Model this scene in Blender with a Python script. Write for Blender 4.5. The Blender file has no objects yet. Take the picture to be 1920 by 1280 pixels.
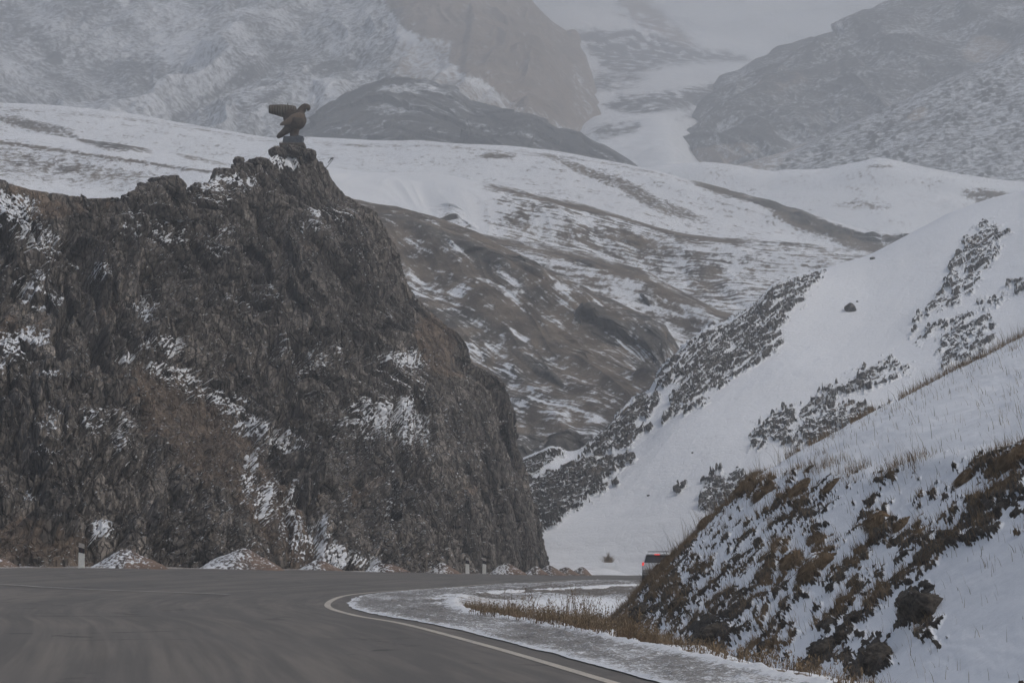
import bpy, math, random
import numpy as np
random.seed(7)
RNG = np.random.default_rng(11)
SC = bpy.context.scene
COL = SC.collection

# ------------------------------------------------------------------ camera
F = 1920 * 85 / 36          # focal length in photo pixels
CZ = 1.6                    # eye height
YH = 1010.0                 # horizon row
cam_d = bpy.data.cameras.new('camera')
cam = bpy.data.objects.new('camera', cam_d)
COL.objects.link(cam)
cam.location = (0, 0, CZ)
cam.rotation_euler = (math.radians(90), 0, 0)
cam_d.lens = 85
cam_d.sensor_width = 36
cam_d.shift_y = (YH - 640) / 1920
cam_d.clip_start = 0.5
cam_d.clip_end = 9000
SC.camera = cam

# ------------------------------------------------------------------ sky, sun, exposure
SUN_EL, SUN_AZ = math.radians(48), math.radians(112)     # azimuth clockwise from +Y (into the picture, to the right)
w = bpy.data.worlds.new('World')
SC.world = w
w.use_nodes = True
nt = w.node_tree
bg = nt.nodes['Background']
sky = nt.nodes.new('ShaderNodeTexSky')
sky.sky_type = 'NISHITA'
sky.sun_disc = False
sky.sun_elevation = SUN_EL
sky.sun_rotation = SUN_AZ
sky.air_density = 1.0
sky.dust_density = 5.0
sky.ozone_density = 1.0
nt.links.new(sky.outputs[0], bg.inputs[0])
bg.inputs[1].default_value = 0.12
sd = bpy.data.lights.new('sun', 'SUN')
sd.energy = 1.4
sd.angle = math.radians(14)
sd.color = (1.0, 0.98, 0.90)
sun = bpy.data.objects.new('sun', sd)
COL.objects.link(sun)
sun.rotation_euler = (math.pi / 2 - SUN_EL, 0, -SUN_AZ + math.pi)
sun.rotation_euler = (-(math.pi / 2 - SUN_EL), 0, -SUN_AZ)
SC.view_settings.view_transform = 'Standard'
SC.view_settings.look = 'None'
SC.view_settings.exposure = -0.06
SC.view_settings.gamma = 1
SC.cycles.use_denoising = True
SC.cycles.max_bounces = 5
SC.cycles.diffuse_bounces = 2
SC.cycles.volume_bounces = 1
SC.cycles.transparent_max_bounces = 4
SC.cycles.caustics_reflective = False
SC.cycles.caustics_refractive = False

# ------------------------------------------------------------------ noise
_p = np.random.default_rng(5).permutation(4096).astype(np.int32)
_g = np.random.default_rng(6).uniform(0, 2 * np.pi, 4096)
_gx, _gy = np.cos(_g), np.sin(_g)
_r1 = np.random.default_rng(8).random(4096)
_r2 = np.random.default_rng(9).random(4096)


def _h(ix, iy, seed):
    return _p[(_p[(ix + seed * 131) & 4095] + iy) & 4095]


def pn(x, y, seed=0):
    """gradient noise, about -1..1"""
    x = np.asarray(x, float); y = np.asarray(y, float)
    fx = np.floor(x); fy = np.floor(y)
    ix = fx.astype(np.int32); iy = fy.astype(np.int32)
    u = x - fx; v = y - fy
    su = u * u * u * (u * (u * 6 - 15) + 10); sv = v * v * v * (v * (v * 6 - 15) + 10)
    r = []
    for a, b in ((0, 0), (1, 0), (0, 1), (1, 1)):
        h = _h(ix + a, iy + b, seed)
        r.append(_gx[h] * (u - a) + _gy[h] * (v - b))
    return 1.5 * ((r[0] * (1 - su) + r[1] * su) * (1 - sv) + (r[2] * (1 - su) + r[3] * su) * sv)


def fbm(x, y, o=4, seed=0, gain=0.5):
    s = 0; a = 1; t = 0
    for i in range(o):
        s = s + a * pn(x, y, seed + i); t += a
        a *= gain
        x, y = x * 1.93 + y * 0.35 + 3.1, y * 1.93 - x * 0.35 + 7.7
    return s / t * 1.25


def ridged(x, y, o=4, seed=0, gain=0.55):
    s = 0; a = 1; t = 0
    for i in range(o):
        s = s + a * (1 - 2 * np.abs(pn(x, y, seed + i))); t += a
        a *= gain
        x, y = x * 1.97 + y * 0.3 + 1.1, y * 1.97 - x * 0.3 + 5.7
    return s / t


def facet(x, y, seed=0):
    """cells that are tilted planes (rock blocks); returns height, edge distance, cell id value"""
    x = np.asarray(x, float); y = np.asarray(y, float)
    ix = np.floor(x).astype(np.int32); iy = np.floor(y).astype(np.int32)
    d1 = np.full(x.shape, 9.0); d2 = np.full(x.shape, 9.0); hh = np.zeros(x.shape); ii = np.zeros(x.shape)
    for a in (-1, 0, 1):
        for b in (-1, 0, 1):
            h = _h(ix + a, iy + b, seed)
            dx = x - (ix + a + _r1[h]); dy = y - (iy + b + _r2[h])
            d = dx * dx + dy * dy
            v = _gx[h] * dx + _gy[h] * dy + (_r1[(h * 7 + 3) & 4095] - 0.5) * 0.9
            m = d < d1
            d2 = np.where(m, d1, np.minimum(d2, d))
            d1 = np.where(m, d, d1); hh = np.where(m, v, hh); ii = np.where(m, _r2[(h * 5 + 1) & 4095], ii)
    return hh, np.sqrt(d2) - np.sqrt(d1), ii


def sstep(a, b, x):
    t = np.clip((x - a) / (b - a), 0, 1)
    return t * t * (3 - 2 * t)


def blobs(px, py, lst, pw=1.0):
    """max of soft ellipses (cx, cy, rx, ry, angle, weight); 1 at the centre"""
    m = np.zeros(px.shape)
    for cx, cy, rx, ry, an, wt in lst:
        c, s = math.cos(math.radians(an)), math.sin(math.radians(an))
        dx, dy = px - cx, py - cy
        a = (dx * c - dy * s) / rx; b = (dx * s + dy * c) / ry
        m = np.maximum(m, wt * np.clip(1.25 - (a * a + b * b), 0, 1))
    return m


def poly(px, py, pts, soft):
    """soft polygon mask: 0 outside, 1 inside, over soft pixels"""
    pts = np.array(pts, float)
    n = len(pts)
    inside = np.zeros(px.shape, bool)
    d = np.full(px.shape, 1e9)
    for i in range(n):
        x1, y1 = pts[i]; x2, y2 = pts[(i + 1) % n]
        if y1 != y2:
            c = ((y1 > py) != (y2 > py)) & (px < (x2 - x1) * (py - y1) / (y2 - y1) + x1)
            inside ^= c
        ex, ey = x2 - x1, y2 - y1
        t = np.clip(((px - x1) * ex + (py - y1) * ey) / (ex * ex + ey * ey + 1e-9), 0, 1)
        d = np.minimum(d, (px - x1 - t * ex) ** 2 + (py - y1 - t * ey) ** 2)
    d = np.sqrt(d)
    sd_ = np.where(inside, d, -d)
    return np.clip(0.5 + sd_ / (2 * soft), 0, 1)


# ------------------------------------------------------------------ helpers
def up(px, py, D):
    px, py, D = np.asarray(px, float), np.asarray(py, float), np.asarray(D, float)
    return np.stack([(px - 960) / F * D, D + 0 * px, CZ + (YH - py) / F * D], -1)


def proj(P):
    return 960 + P[..., 0] / P[..., 1] * F, YH - (P[..., 2] - CZ) / P[..., 1] * F


def tag(o, label=None, cat=None, group=None, kind=None):
    if label: o['label'] = label
    if cat: o['category'] = cat
    if group: o['group'] = group
    if kind: o['kind'] = kind
    return o


def empty(name, loc=(0, 0, 0), rz=0):
    o = bpy.data.objects.new(name, None)
    o.empty_display_size = 0.3
    COL.objects.link(o)
    o.location = loc; o.rotation_euler = (0, 0, rz)
    return o


def mesh_np(name, V, Q, mat=None, parent=None, attrs=None, smooth=True):
    V = np.ascontiguousarray(V.reshape(-1, 3), dtype=np.float32)
    Q = np.ascontiguousarray(Q, dtype=np.int32)
    k = Q.shape[1]
    me = bpy.data.meshes.new(name)
    me.vertices.add(len(V)); me.vertices.foreach_set('co', V.ravel())
    me.loops.add(Q.size); me.loops.foreach_set('vertex_index', Q.ravel())
    me.polygons.add(len(Q))
    me.polygons.foreach_set('loop_start', np.arange(0, Q.size, k, dtype=np.int32))
    try:
        me.polygons.foreach_set('loop_total', np.full(len(Q), k, dtype=np.int32))
    except Exception:
        pass
    me.polygons.foreach_set('use_smooth', np.full(len(Q), smooth, dtype=bool))
    for an, av in (attrs or {}).items():
        a = me.attributes.new(an, 'FLOAT', 'POINT')
        a.data.foreach_set('value', np.ascontiguousarray(np.asarray(av).ravel(), dtype=np.float32))
    me.update(calc_edges=True)
    me.validate()
    if mat: me.materials.append(mat)
    o = bpy.data.objects.new(name, me)
    COL.objects.link(o)
    if parent: o.parent = parent
    return o


def grid_q(nv, nu):
    i = np.arange(nv * nu).reshape(nv, nu)
    return np.stack([i[:-1, :-1], i[1:, :-1], i[1:, 1:], i[:-1, 1:]], -1).reshape(-1, 4)


def cr_matrix(K, params):
    """Catmull-Rom interpolation matrix, params in 0..K-1"""
    W = np.zeros((len(params), K))
    for r, t in enumerate(params):
        i = min(int(t), K - 2); f = t - i
        ws = (-.5 * f + f * f - .5 * f ** 3, 1 - 2.5 * f * f + 1.5 * f ** 3, .5 * f + 2 * f * f - 1.5 * f ** 3, -.5 * f * f + .5 * f ** 3)
        for k, wt in zip((i - 1, i, i + 1, i + 2), ws):
            W[r, min(max(k, 0), K - 1)] += wt
    return W


def upsample(net, nv, nu, vw=None):
    net = np.asarray(net, float)
    R, K, _ = net.shape
    if vw is None: vw = [1] * (R - 1)
    cw = np.concatenate([[0], np.cumsum(vw)])
    tv = np.interp(np.linspace(0, cw[-1], nv), cw, np.arange(R))
    tu = np.linspace(0, K - 1, nu)
    return np.einsum('ar,rkc,bk->abc', cr_matrix(R, tv), net, cr_matrix(K, tu), optimize=True)


def normals(P):
    du = np.gradient(P, axis=1); dv = np.gradient(P, axis=0)
    n = np.cross(dv, du)
    return n / (np.linalg.norm(n, axis=-1, keepdims=True) + 1e-9)


def metric(P):
    du = np.linalg.norm(np.diff(P, axis=1), axis=-1).mean(0)
    dv = np.linalg.norm(np.diff(P, axis=0), axis=-1).mean(1)
    s = np.concatenate([[0], np.cumsum(du)]); t = np.concatenate([[0], np.cumsum(dv)])
    return np.broadcast_to(s[None, :], P.shape[:2]).copy(), np.broadcast_to(t[:, None], P.shape[:2]).copy()


def blur(a, n):
    for ax in (0, 1):
        k = a.shape[ax]
        c = np.cumsum(np.concatenate([np.take(a, [0] * (n + 1), ax), a, np.take(a, [k - 1] * n, ax)], ax), ax)
        a = (np.take(c, np.arange(2 * n + 1, 2 * n + 1 + k), ax) - np.take(c, np.arange(0, k), ax)) / (2 * n + 1)
    return a


# ------------------------------------------------------------------ materials
class NT:
    def __init__(s, name):
        s.m = bpy.data.materials.new(name); s.m.use_nodes = True
        s.t = s.m.node_tree; s.n = s.t.nodes; s.l = s.t.links
        s.b = s.n['Principled BSDF']
        s.b.inputs['Specular IOR Level'].default_value = 0.2
        s.b.inputs['Roughness'].default_value = 0.9

    def new(s, typ, **kw):
        nd = s.n.new(typ)
        for k, v in kw.items(): setattr(nd, k, v)
        return nd

    def put(s, sock, v):
        if isinstance(v, bpy.types.NodeSocket): s.l.new(v, sock)
        elif isinstance(v, (tuple, list)) and len(v) == 3 and sock.type == 'RGBA': sock.default_value = (*v, 1)
        else: sock.default_value = v

    def attr(s, name):
        return s.new('ShaderNodeAttribute', attribute_name=name).outputs['Fac']

    def coord(s, scale=(1, 1, 1), rot=(0, 0, 0)):
        tc = s.new('ShaderNodeTexCoord'); mp = s.new('ShaderNodeMapping')
        mp.inputs['Scale'].default_value = scale; mp.inputs['Rotation'].default_value = rot
        s.l.new(tc.outputs['Object'], mp.inputs[0])
        return mp.outputs[0]

    def noise(s, vec, scale, detail=4, rough=0.6, dist=0.0):
        n = s.new('ShaderNodeTexNoise')
        s.l.new(vec, n.inputs['Vector'])
        n.inputs['Scale'].default_value = scale; n.inputs['Detail'].default_value = detail
        n.inputs['Roughness'].default_value = rough; n.inputs['Distortion'].default_value = dist
        return n.outputs['Fac']

    def math(s, op, a, b=0.0, c=0.0, clamp=False):
        n = s.new('ShaderNodeMath', operation=op, use_clamp=clamp)
        for i, v in enumerate((a, b, c)): s.put(n.inputs[i], v)
        return n.outputs[0]

    def ramp(s, v, lo, hi, a=0.0, b=1.0):
        n = s.new('ShaderNodeMapRange', interpolation_type='SMOOTHSTEP')
        s.put(n.inputs[0], v); s.put(n.inputs[1], lo); s.put(n.inputs[2], hi); s.put(n.inputs[3], a); s.put(n.inputs[4], b)
        return n.outputs[0]

    def mix(s, f, a, b):
        n = s.new('ShaderNodeMix', data_type='RGBA')
        s.put(n.inputs[0], f); s.put(n.inputs[6], a); s.put(n.inputs[7], b)
        return n.outputs[2]

    def bump(s, h, strength, dist):
        n = s.new('ShaderNodeBump')
        n.inputs['Strength'].default_value = strength; n.inputs['Distance'].default_value = dist
        s.l.new(h, n.inputs['Height']); s.l.new(n.outputs[0], s.b.inputs['Normal'])


def terrain_mat(name, sc, rockA, rockB, brownA, brownB, snow=(0.80, 0.82, 0.85), soft=0.08, namp=0.5, bumpd=0.1, bstr=0.6,
                stretch=(1, 1, 1), rot=(0, 0, 0), crack=0.0, cst=(1, 1, .5)):
    """sc: noise frequency per metre for the finest grain"""
    m = NT(name)
    v = m.coord(stretch, rot)
    fine = m.noise(v, sc, 5, 0.7)
    mid = m.noise(v, sc * 0.22, 5, 0.65)
    big = m.noise(v, sc * 0.035, 3, 0.5)
    rock = m.mix(m.ramp(m.math('ADD', m.math('MULTIPLY', fine, 0.6), m.math('MULTIPLY', mid, 0.4)), 0.36, 0.64), rockA, rockB)
    brn = m.mix(m.ramp(mid, 0.35, 0.65), brownA, brownB)
    hgt = None
    if crack:
        wv_ = m.new('ShaderNodeVectorMath', operation='MULTIPLY_ADD')
        nz_ = m.new('ShaderNodeTexNoise'); nz_.inputs['Scale'].default_value = crack * .7; nz_.inputs['Detail'].default_value = 3
        v2 = m.coord(cst, rot); m.l.new(v2, nz_.inputs['Vector'])
        m.l.new(nz_.outputs['Color'], wv_.inputs[0]); wv_.inputs[1].default_value = (.9 / crack,) * 3; m.l.new(v2, wv_.inputs[2])
        for k_, (sc2, amt) in enumerate(((crack, .5), (crack * 2.6, .4))):
            vo = m.new('ShaderNodeTexVoronoi', feature='DISTANCE_TO_EDGE'); vo.inputs['Scale'].default_value = sc2; m.l.new(wv_.outputs[0], vo.inputs['Vector'])
            vc = m.new('ShaderNodeTexVoronoi', feature='F1'); vc.inputs['Scale'].default_value = sc2; m.l.new(wv_.outputs[0], vc.inputs['Vector'])
            sepc = m.new('ShaderNodeSeparateColor'); m.l.new(vc.outputs['Color'], sepc.inputs[0])
            rock = m.mix(m.math('MULTIPLY', m.ramp(sepc.outputs[0], .2, .9), amt), rock, tuple(c * 1.25 for c in rockB))
            rock = m.mix(m.math('MULTIPLY', m.ramp(sepc.outputs[1], .45, .95), amt), rock, tuple(c * .75 for c in rockA))
            ck = m.ramp(vo.outputs['Distance'], 0.0, 0.10)
            rock = m.mix(m.math('MULTIPLY', m.math('SUBTRACT', 1.0, ck), .55), rock, tuple(c * .35 for c in rockA))
            h_ = m.math('MULTIPLY', m.math('ADD', ck, m.math('MULTIPLY', sepc.outputs[2], 1.2)), 1.0 if k_ == 0 else .45)
            hgt = h_ if hgt is None else m.math('ADD', hgt, h_)
    bm = m.ramp(m.math('ADD', m.attr('brown'), m.math('MULTIPLY', m.math('SUBTRACT', mid, 0.5), 0.9)), 0.35, 0.65)
    base = m.mix(bm, rock, brn)
    hsv = m.new('ShaderNodeVectorMath', operation='SCALE')
    m.put(hsv.inputs[0], base); m.put(hsv.inputs['Scale'], m.math('ADD', m.attr('tone'), 1.0))
    base = hsv.outputs[0]
    sn = m.math('ADD', m.attr('snow'), m.math('MULTIPLY', m.math('SUBTRACT', fine, 0.5), namp))
    sm = m.ramp(sn, 0.5 - soft, 0.5 + soft)
    sc_ = m.mix(m.ramp(big, 0.3, 0.7), tuple(c * 0.94 for c in snow), snow)
    m.put(m.b.inputs['Base Color'], m.mix(sm, base, sc_))
    m.bump(m.math('ADD', m.math('MULTIPLY', m.math('MULTIPLY', fine, m.math('SUBTRACT', 1.25, sm)), 0.6), m.math('MULTIPLY', mid, 0.5)) if hgt is None else m.math('ADD', m.math('MULTIPLY', hgt, m.math('SUBTRACT', 1.05, sm)), m.math('MULTIPLY', fine, .35)), bstr, bumpd)
    return m.m


def flat_mat(name, col, rough=0.7, spec=0.3, var=0.15, sc=8.0, metal=0.0, bump=0.0):
    m = NT(name)
    v = m.coord()
    f = m.noise(v, sc, 5, 0.65)
    m.put(m.b.inputs['Base Color'], m.mix(m.ramp(f, 0.3, 0.7), tuple(c * (1 - var) for c in col), tuple(min(1, c * (1 + var)) for c in col)))
    m.b.inputs['Roughness'].default_value = rough
    m.b.inputs['Specular IOR Level'].default_value = spec
    m.b.inputs['Metallic'].default_value = metal
    if bump: m.bump(f, 0.6, bump)
    return m.m


def glow_mat(name, col, e):
    m = NT(name)
    m.put(m.b.inputs['Base Color'], col); m.put(m.b.inputs['Emission Color'], col)
    m.b.inputs['Emission Strength'].default_value = e
    m.b.inputs['Roughness'].default_value = 0.3
    return m.m


# ------------------------------------------------------------------ road curves (plan X, Y, Z)
INN = up([2060, 1500, 1290, 1150, 930, 760, 660, 614, 640, 700, 850, 1000, 1180, 1275],
         [1545, 1376, 1321, 1280, 1215, 1170, 1152, 1135, 1118, 1110, 1101, 1094, 1090, 1089],
         [13.6, 19.9, 23.3, 26.9, 35.4, 45.3, 51, 58, 68, 76, 92, 115, 145, 159])
OUT = np.concatenate([[[-10, 4, 0.0], [-17, 25, .06], [-25, 50, .14]], up([-900, -600, -350, -200, 0, 153, 400, 600, 800, 900, 1000, 1100, 1180, 1240],
         [1098, 1080, 1070, 1066.5, 1065, 1064, 1066, 1068, 1073, 1075, 1077, 1078, 1079, 1079.5],
         [77, 88, 95, 100, 104, 108, 117, 128, 147, 165, 185, 200, 214, 225])])


def densify(P, n):
    K = len(P)
    return cr_matrix(K, np.linspace(0, K - 1, n)) @ P


INd, OUd = densify(INN, 400), densify(OUT, 400)

# ground height: linear radial basis through the road edges and a few others
ctrl = np.concatenate([INN, OUT, [[0, 0, 0], [-12, 0, 0.0], [12, 0, 0], [-25, 30, 0.15], [-12, 60, 0.08], [-5, 30, 0.03], [-30, 60, 0.2], [40, 40, -.4],
                                  [-60, 80, .5], [60, 90, -1], [60, 150, -1.2], [10, 240, -0.9], [-20, 240, 0], [60, 260, -1], [-60, 160, .5],
                                  [2, 214, -1.15], [10, 232, -0.75], [0, 195, -1.15]]])
_A = np.linalg.norm(ctrl[:, None, :2] - ctrl[None, :, :2], axis=-1)
_n = len(ctrl)
_M = np.zeros((_n + 1, _n + 1)); _M[:_n, :_n] = _A - np.eye(_n) * 0.6; _M[_n, :_n] = 1; _M[:_n, _n] = 1
_W = np.linalg.solve(_M, np.concatenate([ctrl[:, 2], [0]]))

TOE = np.array([[11, 8], [8.2, 19], [6.9, 23], [6.0, 26], [5.2, 29.5], [4.8, 33], [4.4, 37], [3.98, 41], [3.4, 45], [2.9, 49], [2.46, 53], [2.2, 57], [2.3, 60.5],
                [3.2, 64.5], [5.4, 69], [9.8, 76], [15, 85], [26, 97], [45, 115]], float)
TOEd = densify(np.c_[TOE, TOE[:, :1] * 0], 160)[:, :2]


def dist_curve(X, Y, C, chunk=200000):
    """signed distance to a polyline (positive on the right of its direction), flat arrays"""
    X = X.ravel(); Y = Y.ravel(); out = np.empty(X.shape)
    A = C[:-1]; E = C[1:] - C[:-1]; L = (E ** 2).sum(1)
    best = np.full(X.shape, 1e18); sg = np.zeros(X.shape)
    for i in range(len(A)):
        dx = X - A[i, 0]; dy = Y - A[i, 1]
        t = np.clip((dx * E[i, 0] + dy * E[i, 1]) / L[i], 0, 1)
        d = (dx - t * E[i, 0]) ** 2 + (dy - t * E[i, 1]) ** 2
        m = d < best
        best = np.where(m, d, best)
        sg = np.where(m, E[i, 1] * dx - E[i, 0] * dy, sg)
    return np.sqrt(best) * np.sign(sg)


def base_z(X, Y):
    X = np.asarray(X, float); Y = np.asarray(Y, float)
    z = np.full(X.shape, _W[_n])
    for i in range(_n):
        z += _W[i] * np.hypot(X - ctrl[i, 0], Y - ctrl[i, 1])
    return z


def ground_z(X, Y, full=True):
    """terrain height without small relief; ditch at the embankment's toe"""
    X = np.asarray(X, float); Y = np.asarray(Y, float)
    z = base_z(X, Y)
    far = sstep(255, 330, Y) + sstep(55, 90, np.abs(X)) + sstep(5, -40, Y)
    z = z * (1 - np.clip(far, 0, 1)) - 6.0 * np.clip(sstep(270, 420, Y) + sstep(70, 160, np.abs(X)), 0, 1)
    c = dist_curve(X, Y, TOEd[::3]).reshape(X.shape)
    ci = dist_curve(X, Y, INd[::8, :2]).reshape(X.shape)
    d = sstep(2.4, 4.6, ci) * np.exp(-(np.minimum(c, 0) / 3.2) ** 2)
    return z - 0.62 * d, c, ci

# ------------------------------------------------------------------ terrain materials
M_ground = terrain_mat('snowy_ground', 9, (.10, .09, .08), (.22, .20, .18), (.16, .11, .07), (.26, .20, .13), bumpd=0.03, namp=2.0)
M_cliff = terrain_mat('cliff_rock', 3.4, (.050, .045, .040), (.200, .178, .156), (.085, .065, .050), (.20, .158, .124), bumpd=0.16, bstr=1.0, namp=2.6, soft=.12, crack=1.5, cst=(1, .7, .42),
                      stretch=(1.2, 1.2, 0.8), rot=(0, math.radians(5), 0))
M_bank = terrain_mat('bank_earth', 14, (.022, .019, .015), (.11, .095, .080), (.07, .044, .024), (.21, .145, .085), bumpd=0.04, bstr=.9, namp=1.2)
M_slope = terrain_mat('outcrop_rock', 2.2, (.045, .042, .038), (.17, .157, .142), (.11, .085, .065), (.2, .16, .12), crack=.8, cst=(1, 1, 1), bumpd=0.25, bstr=0.9, namp=1.8)
M_hill = terrain_mat('hill_grass', 0.9, (.06, .055, .05), (.15, .14, .125), (.095, .080, .066), (.20, .166, .132), bumpd=0.6, namp=2.4, soft=.28)
M_far = terrain_mat('far_mountain', 0.35, (.05, .05, .05), (.12, .115, .11), (.235, .19, .15), (.31, .25, .20), bumpd=2.5, bstr=.9, namp=2.3, soft=.34)

# ------------------------------------------------------------------ ground sheet
def grow(a, b, n, g):
    s = np.cumsum(g ** np.arange(n)); s = s / s[-1]
    return a + (b - a) * s


gx = np.concatenate([grow(-34, -3000, 40, 1.22)[::-1], np.arange(-34, 34.01, 0.13), grow(34, 3000, 40, 1.22)])
gy = np.concatenate([grow(12, -250, 16, 1.3)[::-1], np.exp(np.linspace(math.log(12.3), math.log(275), 620)), grow(275, 3600, 40, 1.15)])
GX, GY = np.meshgrid(gx, gy[::-1])
GZ, GC, GCI = ground_z(GX, GY)
co = -dist_curve(GX, GY, OUd[::8, :2]).reshape(GX.shape)      # >0 outside (left) of the far road edge
offroad = np.maximum(sstep(0.3, 1.2, GCI), sstep(0.3, 1.5, co))
offroad *= sstep(12, 20, GY)
rel = 0.10 * fbm(GX * .5, GY * .25, 4, 3) + 0.03 * fbm(GX * 3, GY * 1.5, 3, 9)
lump = 0.07 * sstep(.1, .8, fbm(GX * .9, GY * .5, 3, 20))
rise = 0.5 * np.exp(-((GCI - 3.3) / .8) ** 2) * 0.12
berm = 0.35 * sstep(1.0, 3.5, co) * sstep(195, 210, GY) * (1 + .5 * fbm(GX * .3, GY * .1, 3, 5))
verge_flat = 1 - sstep(2.3, 3.0, GCI) * (GCI > 0)
nearin = (GCI > 0)
dz = offroad * np.where(nearin, (rel + lump) * (1 - verge_flat) + rise, rel * .5 + berm)
dz -= 0.035 * (1 - offroad)
GZ = GZ + dz
far_n = sstep(300, 600, GY) + sstep(80, 200, np.abs(GX))
GZ = GZ + np.clip(far_n, 0, 1) * 2.0 * fbm(GX * .01, GY * .01, 3, 2)
px_, py_ = proj(np.stack([GX, np.maximum(GY, 5), GZ], -1))
gsnow = 0.86 + .22 * fbm(GX * .6, GY * .3, 3, 14) - .32 * np.exp(-((GCI - 4.1) / 1.0) ** 2) * (GY < 75) * sstep(24, 30, GY)
gsnow = np.where(co > 0, .42 + .25 * fbm(GX * .5, GY * .3, 3, 15) + .3 * sstep(195, 208, GY), gsnow)
gsnow = np.where(GCI < 2.6, np.where(co > 0, gsnow, .3), gsnow)
gsnow -= .25 * np.exp(-((py_ - 1112) / 18) ** 2) * (nearin & (GY > 70))
gsnow -= .42 * (nearin & (GY > 72)) * sstep(14, 7, GCI) * sstep(72, 85, GY)
gbrown = 0.5 + .3 * fbm(GX, GY * .5, 3, 16) - .7 * (nearin & (GY > 70))
ground = mesh_np('ground', np.stack([GX, GY, GZ], -1), grid_q(*GX.shape), M_ground, attrs={'snow': gsnow, 'brown': gbrown})
tag(ground, 'snow dusted valley floor beside and beyond the road', 'ground', kind='structure')


# ------------------------------------------------------------------ road, markings, verge
def asphalt_mat():
    m = NT('asphalt')
    a = m.attr('across'); b = m.attr('along')
    cmb = m.new('ShaderNodeCombineXYZ'); m.put(cmb.inputs[0], a); m.put(cmb.inputs[1], m.math('MULTIPLY', b, 0.06))
    streak = m.noise(cmb.outputs[0], 1.1, 5, 0.6, 0.3)
    streak2 = m.noise(cmb.outputs[0], 4.5, 4, 0.6, 0.2)
    v = m.coord()
    grain = m.noise(v, 55, 3, 0.8)
    patch = m.noise(v, 0.10, 3, 0.6)
    dust = m.math('ADD', m.math('MULTIPLY', streak, 0.6), m.math('MULTIPLY', streak2, 0.4))
    c = m.mix(m.ramp(dust, 0.40, 0.62), (.105, .100, .094), (.190, .172, .152))
    c = m.mix(m.ramp(patch, 0.35, 0.65, 0.0, 0.55), c, (.125, .118, .112))
    c = m.mix(m.ramp(grain, 0.3, 0.75, 0.0, 0.45), c, (.19, .18, .17))
    skid = m.noise(cmb.outputs[0], 2.2, 2, 0.5, 0.1)
    c = m.mix(m.ramp(skid, 0.58, 0.72, 0.0, 0.22), c, (.05, .048, .047))
    powder = m.ramp(m.math('ADD', m.attr('frost'), m.math('MULTIPLY', m.math('SUBTRACT', streak2, 0.5), 1.2)), 0.45, 0.8, 0.0, 0.6)
    c = m.mix(powder, c, (.45, .46, .48))
    fl = m.noise(v, 9, 3, 0.6)
    c = m.mix(m.ramp(m.math('ADD', fl, m.math('MULTIPLY', m.math('SUBTRACT', patch, 0.5), 0.3)), 0.70, 0.78, 0.0, 0.5), c, (.5, .51, .52))
    vo = m.new('ShaderNodeTexVoronoi', feature='DISTANCE_TO_EDGE'); m.l.new(v, vo.inputs['Vector']); vo.inputs['Scale'].default_value = 0.22
    crk = m.ramp(m.math('ADD', vo.outputs['Distance'], m.math('MULTIPLY', m.math('SUBTRACT', m.noise(v, 1.2, 4, 0.7), 0.5), 0.35)), 0.0, 0.012, 0.55, 0.0)
    c = m.mix(m.math('MULTIPLY', crk, m.ramp(patch, 0.45, 0.6)), c, (.03, .03, .03))
    m.put(m.b.inputs['Base Color'], c)
    m.b.inputs['Roughness'].default_value = 0.85
    m.bump(grain, 0.5, 0.006)
    return m.m


M_asph = asphalt_mat()
na, nr = 700, 90
I2, O2 = densify(INN, na), densify(OUT, na)
# shift the inner edge 0.55 m beyond the line (verge side)
tg = np.gradient(I2[:, :2], axis=0); tg /= np.linalg.norm(tg, axis=1, keepdims=True)
nin = np.c_[tg[:, 1], -tg[:, 0]]                    # points to the inside of the bend


def offset_in(d, z=0.0):
    P = I2.copy(); P[:, :2] += nin * np.asarray(d).reshape(-1, 1)
    P[:, 2] = base_z(P[:, 0], P[:, 1]) + z
    return P


tO = np.gradient(O2[:, :2], axis=0); tO /= np.linalg.norm(tO, axis=1, keepdims=True)
nout = np.c_[-tO[:, 1], tO[:, 0]]
edge_w = 0.55 + 0.10 * fbm(np.linspace(0, 60, na), np.zeros(na), 4, 77)
E_in = offset_in(edge_w)
E_out = O2.copy(); E_out[:, :2] += nout * 0.3
k = np.linspace(0, 1, nr)[:, None, None]
RP = E_in[None] * (1 - k) + E_out[None] * k
RP[..., 2] = base_z(RP[..., 0], RP[..., 1])
along = np.concatenate([[0], np.cumsum(np.linalg.norm(np.diff(I2[:, :2], axis=0), axis=1))])
across = np.linalg.norm(RP[..., :2] - E_in[None, :, :2], axis=-1)
ci_r = -dist_curve(RP[..., 0], RP[..., 1], INd[::6, :2]).reshape(RP.shape[:2])
frost = np.clip(.25 * np.exp(-np.abs(ci_r + .5) / .3) + .35 * sstep(150, 190, RP[..., 1]), 0, 1)
# near part: the road also covers the ground left of the strip's start
road = mesh_np('road', RP, grid_q(nr, na)[:, ::-1], M_asph,
               attrs={'across': ci_r, 'along': np.broadcast_to(along[None], ci_r.shape), 'frost': frost})
tag(road, 'worn grey asphalt road bending right around the snowy bank', 'road', kind='structure')


def paint_mat(name, col, wear, wcol=(.12, .115, .11)):
    m = NT(name)
    v = m.coord()
    f = m.noise(v, 14, 5, 0.75); g = m.noise(v, 0.8, 3, 0.6)
    k_ = m.ramp(m.math('ADD', m.math('MULTIPLY', f, 0.7), m.math('MULTIPLY', g, 0.3)), wear - .12, wear + .12)
    m.put(m.b.inputs['Base Color'], m.mix(k_, wcol, col))
    m.b.inputs['Roughness'].default_value = 0.7
    return m.m


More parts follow.
